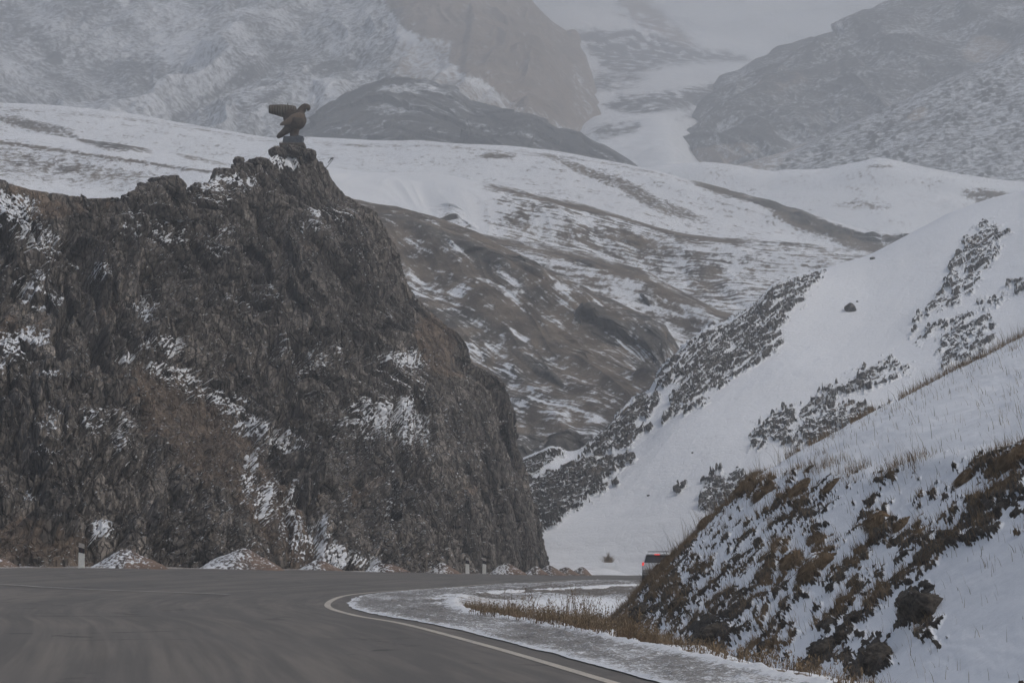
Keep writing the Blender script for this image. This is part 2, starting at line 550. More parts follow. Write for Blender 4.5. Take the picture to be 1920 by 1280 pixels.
def ribbon(name, C, wdt, dz, mat, parent, n_in):
    a = C.copy(); b = C.copy()
    a[:, :2] += n_in * wdt / 2; b[:, :2] -= n_in * wdt / 2
    P = np.stack([b, C, a]); P[..., 2] = base_z(P[..., 0], P[..., 1]) + dz
    return mesh_np(name, P, grid_q(3, len(C)), mat, parent)


M_line = paint_mat('line_paint', (.50, .46, .40), 0.40)
M_cline = paint_mat('worn_line_paint', (.52, .51, .48), 0.47)
ribbon('edge_line', I2, 0.15, 0.006, M_line, road, nin)
# outer edge line along the far side and a worn centre line on the left
OL = O2.copy(); OL[:, :2] -= nout * 0.45
_k = int(na * .62)
ribbon('edge_line', OL[:_k], 0.16, 0.025, M_cline, road, nout[:_k])
CL = densify(up([-500, -250, 0, 80, 210, 330, 430], [1080, 1086, 1097, 1104, 1113, 1117, 1121], [95, 88, 81, 77.5, 73.5, 71, 68.5]), 120)
tC = np.gradient(CL[:, :2], axis=0); tC /= np.linalg.norm(tC, axis=1, keepdims=True)
ribbon('centre_line', CL, 0.20, 0.03, M_cline, road, np.c_[tC[:, 1], -tC[:, 0]])

# gravel verge between the asphalt and the ditch
m = NT('frosted_gravel')
v = m.coord()
g1 = m.noise(v, 26, 4, 0.8); g2 = m.noise(v, 1.3, 3, 0.6)
g3 = m.noise(v, 8, 4, 0.75)
cg = m.mix(m.ramp(m.math('ADD', m.math('MULTIPLY', g1, .5), m.math('MULTIPLY', g3, .5)), 0.42, 0.58), (.07, .068, .066), (.33, .32, .31))
sn = m.math('ADD', m.attr('snow'), m.math('ADD', m.math('MULTIPLY', m.math('SUBTRACT', m.math('ADD', m.math('MULTIPLY', g1, .5), m.math('MULTIPLY', g3, .5)), 0.5), -3.0), m.math('MULTIPLY', m.math('SUBTRACT', g2, 0.5), .5)))
m.put(m.b.inputs['Base Color'], m.mix(m.ramp(sn, 0.34, 0.66), cg, (.78, .80, .83)))
m.bump(g1, 0.8, 0.03)
M_verge = m.m
nvg = 46; nal = 1500
Ii = densify(INN, nal)
tg2 = np.gradient(Ii[:, :2], axis=0); tg2 /= np.linalg.norm(tg2, axis=1, keepdims=True)
ni2 = np.c_[tg2[:, 1], -tg2[:, 0]]
yi = Ii[:, 1]
w0 = 0.50 + np.interp(np.linspace(0, 1, nal), np.linspace(0, 1, na), edge_w - .55)
w1 = np.interp(yi, [20, 30, 45, 58, 75, 95, 140], [2.1, 2.3, 2.6, 3.2, 3.8, 5.0, 6.0]) + .2 * fbm(yi * .7, yi * 0, 3, 31)
kk = np.linspace(0, 1, nvg)[:, None]
off = w0[None] * (1 - kk) + w1[None] * kk
VP = np.broadcast_to(Ii[None], (nvg, nal, 3)).copy()
VP[..., :2] += ni2[None] * off[..., None]
vz = base_z(VP[..., 0], VP[..., 1])
stn = np.clip(pn(VP[..., 0] * 9, VP[..., 1] * 5, 41), 0, 1) * .035 + np.clip(pn(VP[..., 0] * 4, VP[..., 1] * 2.2, 42) - .25, 0, 1) * .08
edgeup = np.minimum(sstep(0, .06, kk), 1)
VP[..., 2] = vz + 0.016 + edgeup * (stn + .012) + .05 * sstep(.8, .95, kk) - .22 * sstep(.97, 1, kk)
vsn = .33 + .62 * np.exp(-kk / .05) + .5 * sstep(.78, .96, kk) + .22 * fbm(VP[..., 0] * .8, VP[..., 1] * .25, 3, 44)
vsn += .1 * sstep(40, 28, VP[..., 1])
verge = mesh_np('verge', VP, grid_q(nvg, nal)[:, ::-1], M_verge, attrs={'snow': vsn})
tag(verge, 'frosted grey gravel verge inside the bend with snow along both rims', 'verge', kind='structure')


# ------------------------------------------------------------------ big landforms
def finish_(name, label, P, disp, snow, brown, mat, cat):
    N = normals(P)
    P2 = P + N * disp[..., None]
    o = mesh_np(name, P2, grid_q(*P.shape[:2]), mat, attrs={'snow': snow, 'brown': brown})
    tag(o, label, cat, kind='structure')
    return P2


def rows(tbl):
    """tbl: list of (list of (px,py,D)) rows, every row resampled to the same number of control points by chord"""
    out = []
    K = 24
    for r in tbl:
        r = np.array(r, float)
        d = np.concatenate([[0], np.cumsum(np.hypot(np.diff(r[:, 0]), 0 * np.diff(r[:, 1])))])
        t = np.linspace(0, d[-1], K)
        out.append(up(np.interp(t, d, r[:, 0]), np.interp(t, d, r[:, 1]), np.interp(t, d, r[:, 2])))
    return np.array(out)


def hill(name, label, sky_, base, nu, nv, vis=5, K=40, back=(60, 1.25), dbend=1.0, ds=1.0):
    """surface from a traced skyline (px,py,D) down to a base line, with its back slope behind the crest"""
    s_ = np.array(sky_, float) * [1, 1, ds]; b_ = np.array(base, float) * [1, 1, ds]
    x = np.linspace(s_[0, 0], s_[-1, 0], K)
    sy, sD = np.interp(x, s_[:, 0], s_[:, 1]), np.interp(x, s_[:, 0], s_[:, 2])
    by, bD = np.interp(x, b_[:, 0], b_[:, 1]), np.interp(x, b_[:, 0], b_[:, 2])
    kern = np.exp(-np.linspace(-2.2, 2.2, 13) ** 2); kern /= kern.sum()
    sm = lambda a: np.convolve(np.pad(a, 6, mode='reflect', reflect_type='odd'), kern, 'valid')
    sys_, sDs = sm(sy), sm(sD)
    net = [up(x, sy + back[0], sD * back[1]), up(x, sy + back[0] * .12, sD * (1 + (back[1] - 1) * .4))]
    for i in range(vis + 1):
        q = i / vis
        e_ = math.exp(-q * 7)
        y_, D_ = sy * e_ + sys_ * (1 - e_), sD * e_ + sDs * (1 - e_)
        net.append(up(x, y_ * (1 - q) + by * q, D_ + (bD - D_) * q ** dbend))
    P = upsample(np.array(net), nv, nu, [.06, .10] + [1] * vis)
    px, py = proj(P)
    S, T = metric(P)
    return P, px, py, S, T


# ---- the cliff on the left
CL_TOP = np.array([(-260, 322, 150), (-100, 325, 151), (0, 333, 152), (60, 352, 153), (120, 362, 155), (200, 368, 158), (250, 362, 160), (275, 350, 162), (318, 345, 165), (345, 360, 168),
                   (395, 342, 172), (420, 318, 176), (440, 300, 178), (458, 312, 180), (480, 302, 182), (505, 300, 184), (520, 283, 187), (535, 276, 189), (573, 277, 190), (590, 290, 191), (601, 314, 192)], float)
CL_SIL = np.array([(601, 314), (618, 350), (652, 388), (700, 400), (716, 440), (742, 480), (770, 545), (800, 585), (850, 625), (866, 655), (869, 690), (905, 712), (944, 742), (952, 790), (966, 840),
                   (978, 900), (990, 950), (1003, 1000), (1018, 1058), (1021, 1090)], float)
CL_BASE = np.array([(-260, 1062, 98), (-100, 1062, 103), (0, 1061, 107), (153, 1060, 112), (300, 1062, 117), (450, 1064, 124), (600, 1067, 132.5), (700, 1069, 141), (800, 1071, 152), (900, 1073, 171), (960, 1073, 183), (1021, 1070, 196), (1100, 1070, 200)], float)
CL_BASE[:, 2] += 3.0
# silhouette re-sampled to rows of even height
sil_d = np.concatenate([[0], np.cumsum(np.hypot(*np.diff(CL_SIL, axis=0).T))])
NR = 26
sq = np.linspace(0, sil_d[-1], NR)
sx, sy_ = np.interp(sq, sil_d, CL_SIL[:, 0]), np.interp(sq, sil_d, CL_SIL[:, 1])
KC = 34
bumps = [(870, 880, 90, 150, -4.0), (700, 760, 70, 170, 3.5), (560, 560, 120, 120, -2.0), (400, 790, 120, 110, 3.0), (160, 800, 120, 160, -3.5), (520, 960, 70, 110, 2.5),
         (330, 960, 110, 80, -2.5), (60, 1010, 150, 60, -2.0), (300, 500, 130, 90, 2.0), (640, 470, 70, 60, -2.5), (720, 560, 60, 90, -2.0), (440, 640, 60, 90, 1.5), (50, 560, 90, 60, 2.5)]
net = []
topx = CL_TOP[:, 0]
for r in range(NR):
    q = r / (NR - 1)
    xr, yr = sx[r], sy_[r]
    u = np.linspace(0, 1, KC - 4)
    x = -260 + (xr + 260) * u
    # left end y for this row
    yl = np.interp(q, [0, 1], [322, 1092])
    y_top = np.interp(x, topx, CL_TOP[:, 1])
    if r == 0:
        y = y_top.copy(); y[-1] = yr
    else:
        lin = yl + (yr - yl) * u
        wt = np.exp(-q / .10)
        yt = np.interp(np.minimum(x, 601), topx, CL_TOP[:, 1]) - (322 + (314 - 322) * u)
        y = lin + yt * wt
    # height fraction above the base -> depth between base profile and top profile
    Dt = np.interp(x, topx, CL_TOP[:, 2]); Dt = np.where(x > 601, 192, Dt)
    Db = np.interp(x, CL_BASE[:, 0], CL_BASE[:, 2]); yb = np.interp(x, CL_BASE[:, 0], CL_BASE[:, 1])
    yt_ = np.where(x <= 601, np.interp(x, topx, CL_TOP[:, 1]), np.interp(x, CL_SIL[:, 0], CL_SIL[:, 1]))
    h = np.clip((yb - y) / np.maximum(yb - yt_, 60), -.1, 1)
    g = np.where(h > 0, h, h)
    D = Db + (Dt - Db) * g
    # right part: the nose turns away toward its edge
    e = np.clip((x - (xr - 110)) / 110, 0, 1)
    for bx, by_, rx, ry, am in bumps:
        D = D + am * np.exp(-((x - bx) / rx) ** 2 - ((y - by_) / ry) ** 2) * (1 - e)
    D = D * (1 - e) + e * (np.minimum(D, 192) + 1.0 + 5 * e * e * 0)
    D = D + 2.5 * e ** 3
    row = list(up(x, y, D))
    xe, ye, De = x[-1], y[-1], D[-1]
    for (dx, dD) in ((2, 6), (-6, 13), (-30, 26), (-90, 48)):
        row.append(up(xe + dx, ye + (YH - ye) * (1 - De / (De + dD)) * 1.0, De + dD))
    net.append(np.array(row))
net = np.array(net)
# ridge top: plateau and back slope
t0 = net[0].copy()
b1 = t0.copy(); b1[:, 1] += 5; b1[:, 2] -= 0.8; b1[:, 0] *= (t0[:, 1] + 5) / t0[:, 1]
b2 = t0.copy(); b2[:, 1] += 18; b2[:, 2] -= 5.0; b2[:, 0] *= (t0[:, 1] + 18) / t0[:, 1]
b3 = t0.copy(); b3[:, 1] += 45; b3[:, 2] -= 18.0
net = np.concatenate([b3[None], b2[None], b1[None], net])
nv, nu = 900, 1050
P = upsample(net, nv, nu, [.3, .4, .3] + [1] * (NR - 1))
px, py = proj(P)
S, T = metric(P)
wx = S + 1.3 * fbm(S * .16, T * .16, 4, 51); wy = T + 1.3 * fbm(S * .16, T * .16, 4, 55)
# strata: steep, leaning; coordinates across (a) and along (b)
th = math.radians(4)
ca, sa_ = math.cos(th), math.sin(th)
xc, yc = wx - S.mean(), wy - T.mean()
a_ = xc * ca - yc * sa_; b_ = xc * sa_ + yc * ca
h1, e1, i1 = facet(a_ / 3.0, b_ / 8.5, 61)
h2, e2, i2 = facet(a_ / 1.3, b_ / 4.2, 62)
h3, e3, i3 = facet(a_ / .58, b_ / 1.9, 63)
h4, e4, i4 = facet(a_ / .26, b_ / .8, 64)
rd = ridged(a_ * .34, b_ * .10, 5, 65); rd2 = ridged(a_ * 1.5, b_ * .45, 4, 165)
h5, e5, i5 = facet(a_ / .16, b_ / .34, 164)
rough = .75 + .35 * fbm(S * .12, T * .12, 3, 66)
big = rough * (1.7 * h1 + .72 * h2 + .9 * rd) * .8 + 1.0 * fbm(S * .07, T * .07, 3, 67)
edge_g = np.interp(np.linspace(0, 1, nu), [0, (KC - 14) / (KC - 1), (KC - 6) / (KC - 1), 1], [1, 1, .42, .6])[None, :]
NP0 = normals(P); pxn, pyn = px, py
px, py = proj(P + NP0 * (big * edge_g)[..., None])
# smoother soil / scree fields
scree = np.maximum.reduce([
    poly(px + 10 * pn(S, T, 70), py + 8 * pn(S, T, 71), [(235, 668), (330, 690), (430, 745), (500, 830), (560, 940), (610, 1062), (500, 1062), (430, 930), (330, 850), (270, 760)], 14),
    poly(px, py + 10 * pn(S * .6, T * .6, 72), [(-260, 960), (60, 985), (150, 1000), (230, 1062), (240, 1090), (-260, 1090)], 12),
    poly(px, py, [(-260, 560), (20, 590), (110, 625), (60, 640), (-260, 620)], 12),
    .8 * poly(px, py, [(-260, 335), (60, 350), (200, 372), (250, 390), (150, 400), (0, 380), (-260, 380)], 10),
    .8 * poly(px, py, [(780, 590), (840, 610), (870, 700), (830, 730), (790, 690)], 14)])
slab = poly(px, py, [(815, 730), (945, 735), (1030, 1075), (840, 1075), (815, 900)], 25)
k_r = (1 - .62 * scree)
disp = rough * k_r * (1.7 * h1 * (1 - .4 * slab) + .72 * h2 * (1 - .4 * slab) + .25 * h3 + .11 * h4 + .05 * h5 + .9 * rd + .13 * rd2) + 1.0 * fbm(S * .07, T * .07, 3, 67) * (1 - .5 * slab)
disp += k_r * (-.65 * (1 - sstep(0, .22, e1)) - .28 * (1 - sstep(0, .18, e2)) - .10 * (1 - sstep(0, .15, e3)))
disp += .16 * fbm(S * 1.5, T * 1.5, 4, 68) + .10 * scree * fbm(S * 3, T * 3, 3, 69)
# fewer swings right at the ridge so that the traced skyline holds; knobs on it
vrow = np.linspace(0, 1, nv)[:, None]
edge = np.exp(-np.abs(pyn - np.interp(pxn, CL_TOP[:, 0], CL_TOP[:, 1])) / 30) * (pxn < 602)
disp = disp * (1 - (.60 + .30 * (1 - sstep(200, 300, pxn))) * edge) - .15 * edge
vis_e = np.interp(np.linspace(0, 1, nu), [0, (KC - 14) / (KC - 1), (KC - 6) / (KC - 1), 1], [1, 1, .42, .6])[None, :]
disp = disp * vis_e
disp = disp * (1 - .85 * (1 - sstep(32, 60, np.abs(pxn - 552))) * np.exp(-np.maximum(pyn - 285, 0) / 14))
N0 = normals(P)
P2 = P + N0 * disp[..., None]
N1 = normals(P2); nz = N1[..., 2]; nzb = blur(nz, 5)
px, py = proj(P2)
snb = blobs(px + 14 * fbm(S * .8, T * .8, 3, 80), py + 10 * fbm(S * .8, T * .8, 3, 81), [
    (60, 552, 45, 28, -25, 1.1), (78, 512, 22, 16, 0, .9), (180, 515, 30, 26, 20, .75), (150, 500, 22, 10, 0, .6), (238, 671, 20, 8, 0, 1.6), (30, 640, 75, 26, 12, .95), (20, 690, 40, 30, 0, .6), (100, 700, 30, 10, 0, .7),
    (340, 712, 75, 22, -25, 1.0), (400, 735, 50, 24, -10, 1.0), (440, 760, 36, 20, 0, .8), (470, 800, 40, 22, 0, .8), (520, 820, 55, 22, -10, .8), (545, 838, 36, 10, 0, .7),
    (760, 700, 46, 50, 50, .9), (740, 745, 60, 48, 30, .9), (700, 770, 60, 50, 20, .6), (770, 800, 50, 40, 0, .55), (190, 990, 26, 18, 0, 1.5), (600, 1005, 22, 45, -10, .9), (625, 1040, 40, 26, 0, .9),
    (470, 880, 18, 60, -12, .7), (500, 940, 22, 50, -10, .75), (545, 950, 20, 60, -8, .7), (560, 1010, 26, 40, 0, .6), (680, 1052, 40, 14, 0, .7), (625, 398, 50, 14, -5, 1.0), (585, 425, 30, 14, 0, .4),
    (430, 345, 70, 20, 12, 1.1), (530, 300, 34, 20, -20, 1.3), (400, 370, 50, 20, 0, .8), (290, 405, 60, 26, 0, .7), (250, 430, 30, 20, 0, .6), (320, 440, 60, 18, 0, .6), (20, 385, 60, 30, -10, 1.2), (60, 440, 60, 34, -20, .9),
    (-100, 400, 150, 60, 0, .9), (110, 470, 60, 20, 15, .6), (120, 565, 22, 10, 0, .6), (270, 580, 26, 26, 0, .7), (290, 640, 26, 20, 0, .7), (325, 650, 24, 22, 0, .8), (190, 790, 60, 30, 0, .55), (100, 800, 40, 40, 0, .45), (230, 820, 20, 26, 0, .5), (90, 840, 30, 20, 0, .5),
    (410, 430, 26, 20, 0, .6), (400, 470, 30, 26, 0, .4), (640, 645, 16, 16, 0, .4), (735, 675, 12, 10, 0, .8), (725, 590, 20, 12, 0, .4), (480, 560, 60, 40, 0, .25), (560, 660, 60, 50, 0, .25), (230, 870, 14, 8, 0, 1.0), (60, 930, 16, 10, 0, .6), (880, 700, 8, 30, 0, .3)])
snb = snb * (.80 + .75 * fbm(S * 3.2, T * 5.0, 3, 84))
snow = .02 + .54 * snb + .95 * (nz - .42) * (.35 + .9 * snb) + .40 * (nz - nzb) + .50 * fbm(S * 2.6, T * 5.5, 4, 82) * (.2 + snb)
snow = np.where(snb > .0, snow, snow * .9)
snow = snow + .35 * (snb > 1.05)
brown = .02 + .50 * scree + .30 * sstep(.05, .5, fbm(S * .16, T * .13, 4, 83)) + .55 * (nzb - .45)
brown += .45 * blobs(px, py, [(330, 820, 90, 130, 35, .8), (560, 1000, 40, 80, 10, .5), (190, 700, 120, 30, -20, .6), (60, 400, 90, 20, 0, .9), (440, 700, 30, 40, 0, .9), (820, 640, 50, 60, 0, .8), (560, 940, 80, 60, 0, .6), (870, 860, 60, 120, 0, .35), (640, 900, 80, 60, 0, .4), (40, 1000, 160, 50, 0, .8), (200, 600, 150, 60, 0, .3), (500, 500, 120, 60, 0, .2)])
tone = (.65 * (i2 - .5) + .65 * (i3 - .5) + .6 * (i1 - .5) + .4 * (i4 - .5) + .35 * fbm(S * .5, T * .25, 4, 180)) * (1 - .7 * scree) - .35 * (1 - sstep(0, .10, e2)) * k_r
cliff = mesh_np('cliff', P2, grid_q(nv, nu), M_cliff, attrs={'snow': snow, 'brown': brown, 'tone': tone})
tag(cliff, 'dark jagged rock cliff left of the road with thin snow on its ledges', 'cliff', kind='structure')
CLIFF_P = P2; CL_px, CL_py = proj(P2)


# ---- snowy slope with outcrops on the right
sky4 = [(880, 905, 262), (975, 860, 262), (1034, 836, 262), (1070, 848, 262), (1098, 838, 263), (1112, 822, 264), (1147, 800, 266), (1155, 783, 267), (1190, 746, 270), (1231, 733, 273), (1238, 700, 275), (1264, 671, 277), (1284, 658, 279), (1300, 632, 281),
        (1370, 604, 287), (1419, 573, 292), (1450, 536, 296), (1500, 520, 300), (1544, 511, 303), (1567, 503, 305), (1634, 484, 310), (1708, 445, 316), (1786, 405, 320), (1850, 382, 322), (1920, 362, 322), (2080, 290, 320), (2400, 190, 310)]
base4 = [(880, 1074, 221), (1010, 1074, 223), (1180, 1076, 219), (1400, 1078, 210), (1600, 1080, 200), (1900, 1084, 186), (2400, 1090, 160)]
P, px, py, S, T = hill('slope', '', sky4, base4, 1000, 820, K=60, vis=8, back=(90, 1.12), dbend=.85)
qx, qy = px + 9 * fbm(S * .5, T * .5, 3, 90), py + 9 * fbm(S * .5, T * .5, 3, 91)
out = np.maximum.reduce([
    poly(qx, qy, [(1000, 905), (1060, 880), (1100, 865), (1180, 855), (1195, 862), (1150, 890), (1125, 925), (1090, 945), (1060, 970), (1010, 1000), (990, 1010), (985, 930)], 14),
    .9 * poly(qx, qy, [(970, 875), (1010, 850), (1060, 838), (1050, 862), (1010, 890), (980, 915)], 14),
    1.0 * poly(qx, qy, [(1098, 845), (1120, 815), (1150, 795), (1165, 790), (1225, 800), (1175, 835), (1110, 862)], 10),
    1.0 * poly(qx, qy, [(1150, 800), (1160, 775), (1200, 742), (1232, 733), (1240, 750), (1215, 785), (1175, 802)], 8),
    1.0 * poly(qx, qy, [(1232, 735), (1237, 700), (1262, 672), (1282, 658), (1275, 690), (1250, 725)], 7),
    1.0 * poly(qx, qy, [(1260, 690), (1300, 632), (1420, 572), (1450, 535), (1545, 508), (1530, 540), (1480, 590), (1470, 640), (1430, 670), (1370, 710), (1320, 740), (1270, 780), (1245, 800), (1262, 740)], 20),
    .9 * poly(qx, qy, [(1700, 620), (1720, 580), (1770, 540), (1785, 490), (1810, 450), (1850, 422), (1900, 430), (1880, 470), (1850, 520), (1800, 570), (1750, 590)], 16),
    .85 * poly(qx, qy, [(1405, 810), (1450, 780), (1520, 745), (1600, 700), (1680, 660), (1720, 690), (1640, 730), (1560, 760), (1600, 775), (1500, 835), (1410, 850)], 22),
    .9 * poly(qx, qy, [(1760, 640), (1800, 605), (1870, 600), (1860, 650), (1820, 690), (1765, 700)], 18),
    .75 * poly(qx, qy, [(1700, 640), (1780, 590), (1850, 555), (1960, 500), (1990, 530), (1900, 560), (1800, 610), (1720, 660)], 14),
    .9 * poly(qx, qy, [(1490, 850), (1520, 790), (1580, 750), (1640, 760), (1700, 740), (1640, 800), (1560, 840), (1500, 880)], 20),
    .9 * poly(qx, qy, [(1315, 905), (1350, 880), (1385, 875), (1420, 900), (1350, 960), (1310, 950)], 12),
    .8 * blobs(qx, qy, [(1270, 912, 12, 6, 10, 1), (1285, 906, 10, 4, 10, 1), (1155, 905, 7, 9, 0, 1), (1400, 745, 60, 8, 25, .0), (1300, 760, 50, 30, 30, .55), (1850, 440, 60, 60, 30, .5), (1960, 520, 60, 40, 20, .6)])])
dg = math.radians(38)
a_ = S * math.cos(dg) - T * math.sin(dg); b_ = S * math.sin(dg) + T * math.cos(dg)
h1, e1, i1 = facet(a_ / 5.0, b_ / 3.0, 101); h2, e2, i2 = facet(a_ / 2.0, b_ / 1.2, 102); h3, e3, i3 = facet(a_ / .9, b_ / .5, 103)
brk = fbm(a_ * .30, b_ * .62, 4, 104)
brk2 = fbm(a_ * 1.1, b_ * 2.0, 3, 105)
rk = sstep(.32, .50, np.minimum(out, .9) * (.58 + .62 * brk + .75 * brk2) + .10 * brk * (out > .05))
disp = rk * (.3 + .45 * h1 + .30 * h2 + .14 * h3 + .25 * ridged(a_ * .2, b_ * .4, 4, 106)) + .9 * fbm(S * .025, T * .025, 4, 107) + .05 * fbm(S * .4, T * .25, 3, 108)
crest = np.exp(-np.abs(py - np.interp(px, [p[0] for p in sky4], [p[1] for p in sky4])) / 14)
disp = disp * (1 - .6 * crest)
P2 = P + normals(P) * disp[..., None]
nz = normals(P2)[..., 2]
snow = 1.05 - .66 * rk + rk * (1.2 * (nz - .60) + .8 * fbm(a_ * .5, b_ * 1.9, 4, 109)) + .04 * fbm(S, T, 3, 110)
# grass tips poking through in places
snow -= .25 * blobs(px, py, [(1500, 860, 90, 30, 20, .6), (1640, 590, 20, 10, 0, .3), (1340, 800, 60, 10, 25, .3)]) * sstep(.2, .6, pn(S * 1.5, T * 1.5, 111))
slope = mesh_np('snow_slope', P2, grid_q(*px.shape), M_slope, attrs={'snow': snow, 'brown': 0.05 + 0 * snow + .45 * sstep(.1, .6, fbm(S * .1, T * .1, 3, 112))})
tag(slope, 'smooth snow slope with dark rock outcrops rising to the right', 'slope', kind='structure')
SL_P, SL_px, SL_py = P2, *proj(P2)


# ---- middle hills
def mid_hill(name, label, sky_, base, nu, nv, seed, snow_fn, amp, sc, K=40, mat=None, cat='hill', back=(60, 1.2), vis=5, brown_fn=None, rock=None, dbend=1.0, crest_px=10, ds=1.0, gul=0.0):
    P, px, py, S, T = hill(name, '', sky_, base, nu, nv, K=K, back=back, vis=vis, dbend=dbend, ds=ds)
    S = S / ds; T = T / ds; amp = amp * ds
    disp = amp * fbm(S / sc, T / sc, 5, seed) + .35 * amp * ridged(S / sc * 1.7 + T / sc * .9, T / sc * .5, 4, seed + 5)
    gq = ridged((T * .45 - S * .89 + sc * .12 * fbm(S / sc * 2, T / sc * 2, 3, seed + 30)) / (sc * .22), (S + T) / (sc * 1.6), 3, seed + 31)
    disp = disp + gul * amp * gq
    rk = np.zeros(px.shape)
    cr = np.exp(-np.abs(py - np.interp(px, [p[0] for p in sky_], [p[1] for p in sky_])) / crest_px)
    px, py = proj(P + normals(P) * (disp * (1 - .85 * cr))[..., None])
    if rock is not None:
        rk = np.clip(rock(px + 10 * fbm(S / sc * 4, T / sc * 4, 3, seed + 9), py + 8 * fbm(S / sc * 4, T / sc * 4, 3, seed + 8), S, T), 0, 1)
        h1, e1, i1 = facet(S / (sc * .22), T / (sc * .16), seed + 10); h2, e2, i2 = facet(S / (sc * .09), T / (sc * .07), seed + 11)
        disp = disp + rk * amp * (.55 * h1 + .3 * h2 + .3)
    disp = disp * (1 - .85 * cr)
    P2 = P + normals(P) * disp[..., None]
    px, py = proj(P2)
    nz = normals(P2)[..., 2]
    sn = snow_fn(px, py, S, T) - gul * .45 * (gq - .1) - .85 * rk + rk * 1.0 * (nz - .45)
    br = (brown_fn(px, py, S, T) if brown_fn else .8 + 0 * sn) - 1.2 * rk
    o = mesh_np(name, P2, grid_q(*px.shape), mat or M_hill, attrs={'snow': sn, 'brown': br})
    tag(o, label, cat, kind='structure')
    return P2


def lines(S, T, ang, f, seed, st=.12):
    """stripes of terracettes: noise drawn out along a direction"""
    c, s = math.cos(ang), math.sin(ang)
    a = S * c + T * s; b = -S * s + T * c
    return fbm(a * f * st, b * f + .4 * pn(a * f * .1, b * f * .1, seed + 3), 3, seed)


# brown spur behind the cliff's nose
sk = [(560, 350, 345), (610, 368, 345), (651, 384, 345), (720, 402, 343), (797, 420, 340), (881, 448, 336), (961, 490, 330), (1010, 512, 326), (1060, 533, 322), (1110, 560, 318), (1163, 583, 314), (1200, 598, 310), (1228, 616, 306), (1258, 655, 303), (1262, 700, 300), (1300, 760, 300)]
bs = [(560, 900, 270), (900, 900, 268), (1000, 905, 266), (1110, 880, 264), (1300, 900, 262)]
def sn_(px, py, S, T):
    b = blobs(px, py, [(800, 545, 40, 30, -60, .9), (780, 510, 26, 14, -30, .6), (830, 575, 30, 10, 0, .9), (940, 700, 60, 30, -35, .9), (1010, 740, 70, 26, -35, .9), (1090, 790, 60, 30, -40, 1.05), (900, 670, 40, 30, -40, .9), (1120, 800, 24, 24, 0, 1.0), (865, 545, 40, 12, 25, .6), (910, 575, 36, 8, 15, .7),
                       (920, 520, 40, 10, 12, .6), (1000, 520, 60, 16, 12, .5), (1060, 545, 60, 30, 10, .65), (1100, 580, 40, 26, 10, .55), (970, 560, 50, 14, 8, .5), (880, 610, 30, 8, 10, .5), (970, 630, 40, 14, -10, .5), (1000, 680, 30, 8, 0, .5), (1130, 750, 60, 6, 2, .5), (1000, 820, 30, 30, 0, .5), (1060, 730, 30, 6, 0, .4), (980, 770, 16, 40, 10, .6), (1190, 640, 60, 30, -20, .55), (1240, 690, 30, 40, 0, .5), (700, 500, 200, 60, 0, .2)])
    ln = lines(S, T, math.radians(28), 1.3, 200, .08) * .8 + .35 * lines(S, T, math.radians(28), .45, 208, .12)
    n = fbm(S * .25, T * .25, 4, 203)
    return .30 + .50 * b * (.7 + 1.0 * n) + .95 * ln * (.55 + .45 * b) + .40 * n - .10 - .10 * np.exp(-((py - (400 + (px - 651) * .62)) / 22) ** 2)
def rk_(px, py, S, T):
    return blobs(px, py, [(900, 470, 60, 12, -25, .8), (990, 500, 50, 10, -30, .6), (960, 590, 60, 14, -35, .55), (1060, 640, 70, 16, -40, .5), (900, 660, 30, 14, -40, .5), (1080, 850, 60, 40, 0, .9), (1160, 620, 60, 26, -10, .8), (1215, 640, 40, 30, -20, .9), (1010, 690, 60, 10, -35, .5), (1220, 700, 30, 40, 0, .6), (980, 850, 60, 40, 0, .6), (1110, 590, 26, 20, 0, .9)]) * (.6 + .8 * fbm(S * .15, T * .15, 3, 207))
mid_hill('brown_spur', 'brown grassy spur with thin snow lines behind the cliff edge', sk, bs, 860, 720, 210, sn_, 3.0, 60, rock=rk_, gul=.35, brown_fn=lambda px, py, S, T: .62 + .5 * fbm(S * .05, T * .09, 4, 215) + .5 * np.exp(-((py - (440 + (px - 720) * .60)) / 26) ** 2), crest_px=12)

# small ridge between
sk = [(820, 430, 392), (900, 446, 392), (960, 460, 390), (1040, 476, 388), (1090, 486, 386), (1140, 500, 384), (1200, 520, 381), (1250, 545, 378), (1300, 566, 374), (1340, 588, 370), (1378, 600, 366), (1420, 640, 362), (1480, 700, 356)]
bs = [(820, 760, 330), (1480, 860, 322)]
mid_hill('low_ridge', 'half snowy low ridge above the brown spur', sk, bs, 560, 380, 230,
         lambda px, py, S, T: .52 + .6 * lines(S, T, math.radians(-12), .8, 231, .12) + .5 * fbm(S * .12, T * .12, 4, 232) - .55 * np.exp(-((py - np.interp(px, [p[0] for p in sk], [p[1] for p in sk])) / 9) ** 2),
         3.5, 60, rock=lambda px, py, S, T: blobs(px, py, [(1210, 560, 24, 12, 0, .7), (1100, 495, 30, 8, -10, .5), (1330, 610, 40, 16, -30, .4)]) * (.6 + .8 * fbm(S * .15, T * .15, 3, 237)),
         brown_fn=lambda px, py, S, T: .85 + 0 * S, crest_px=10)

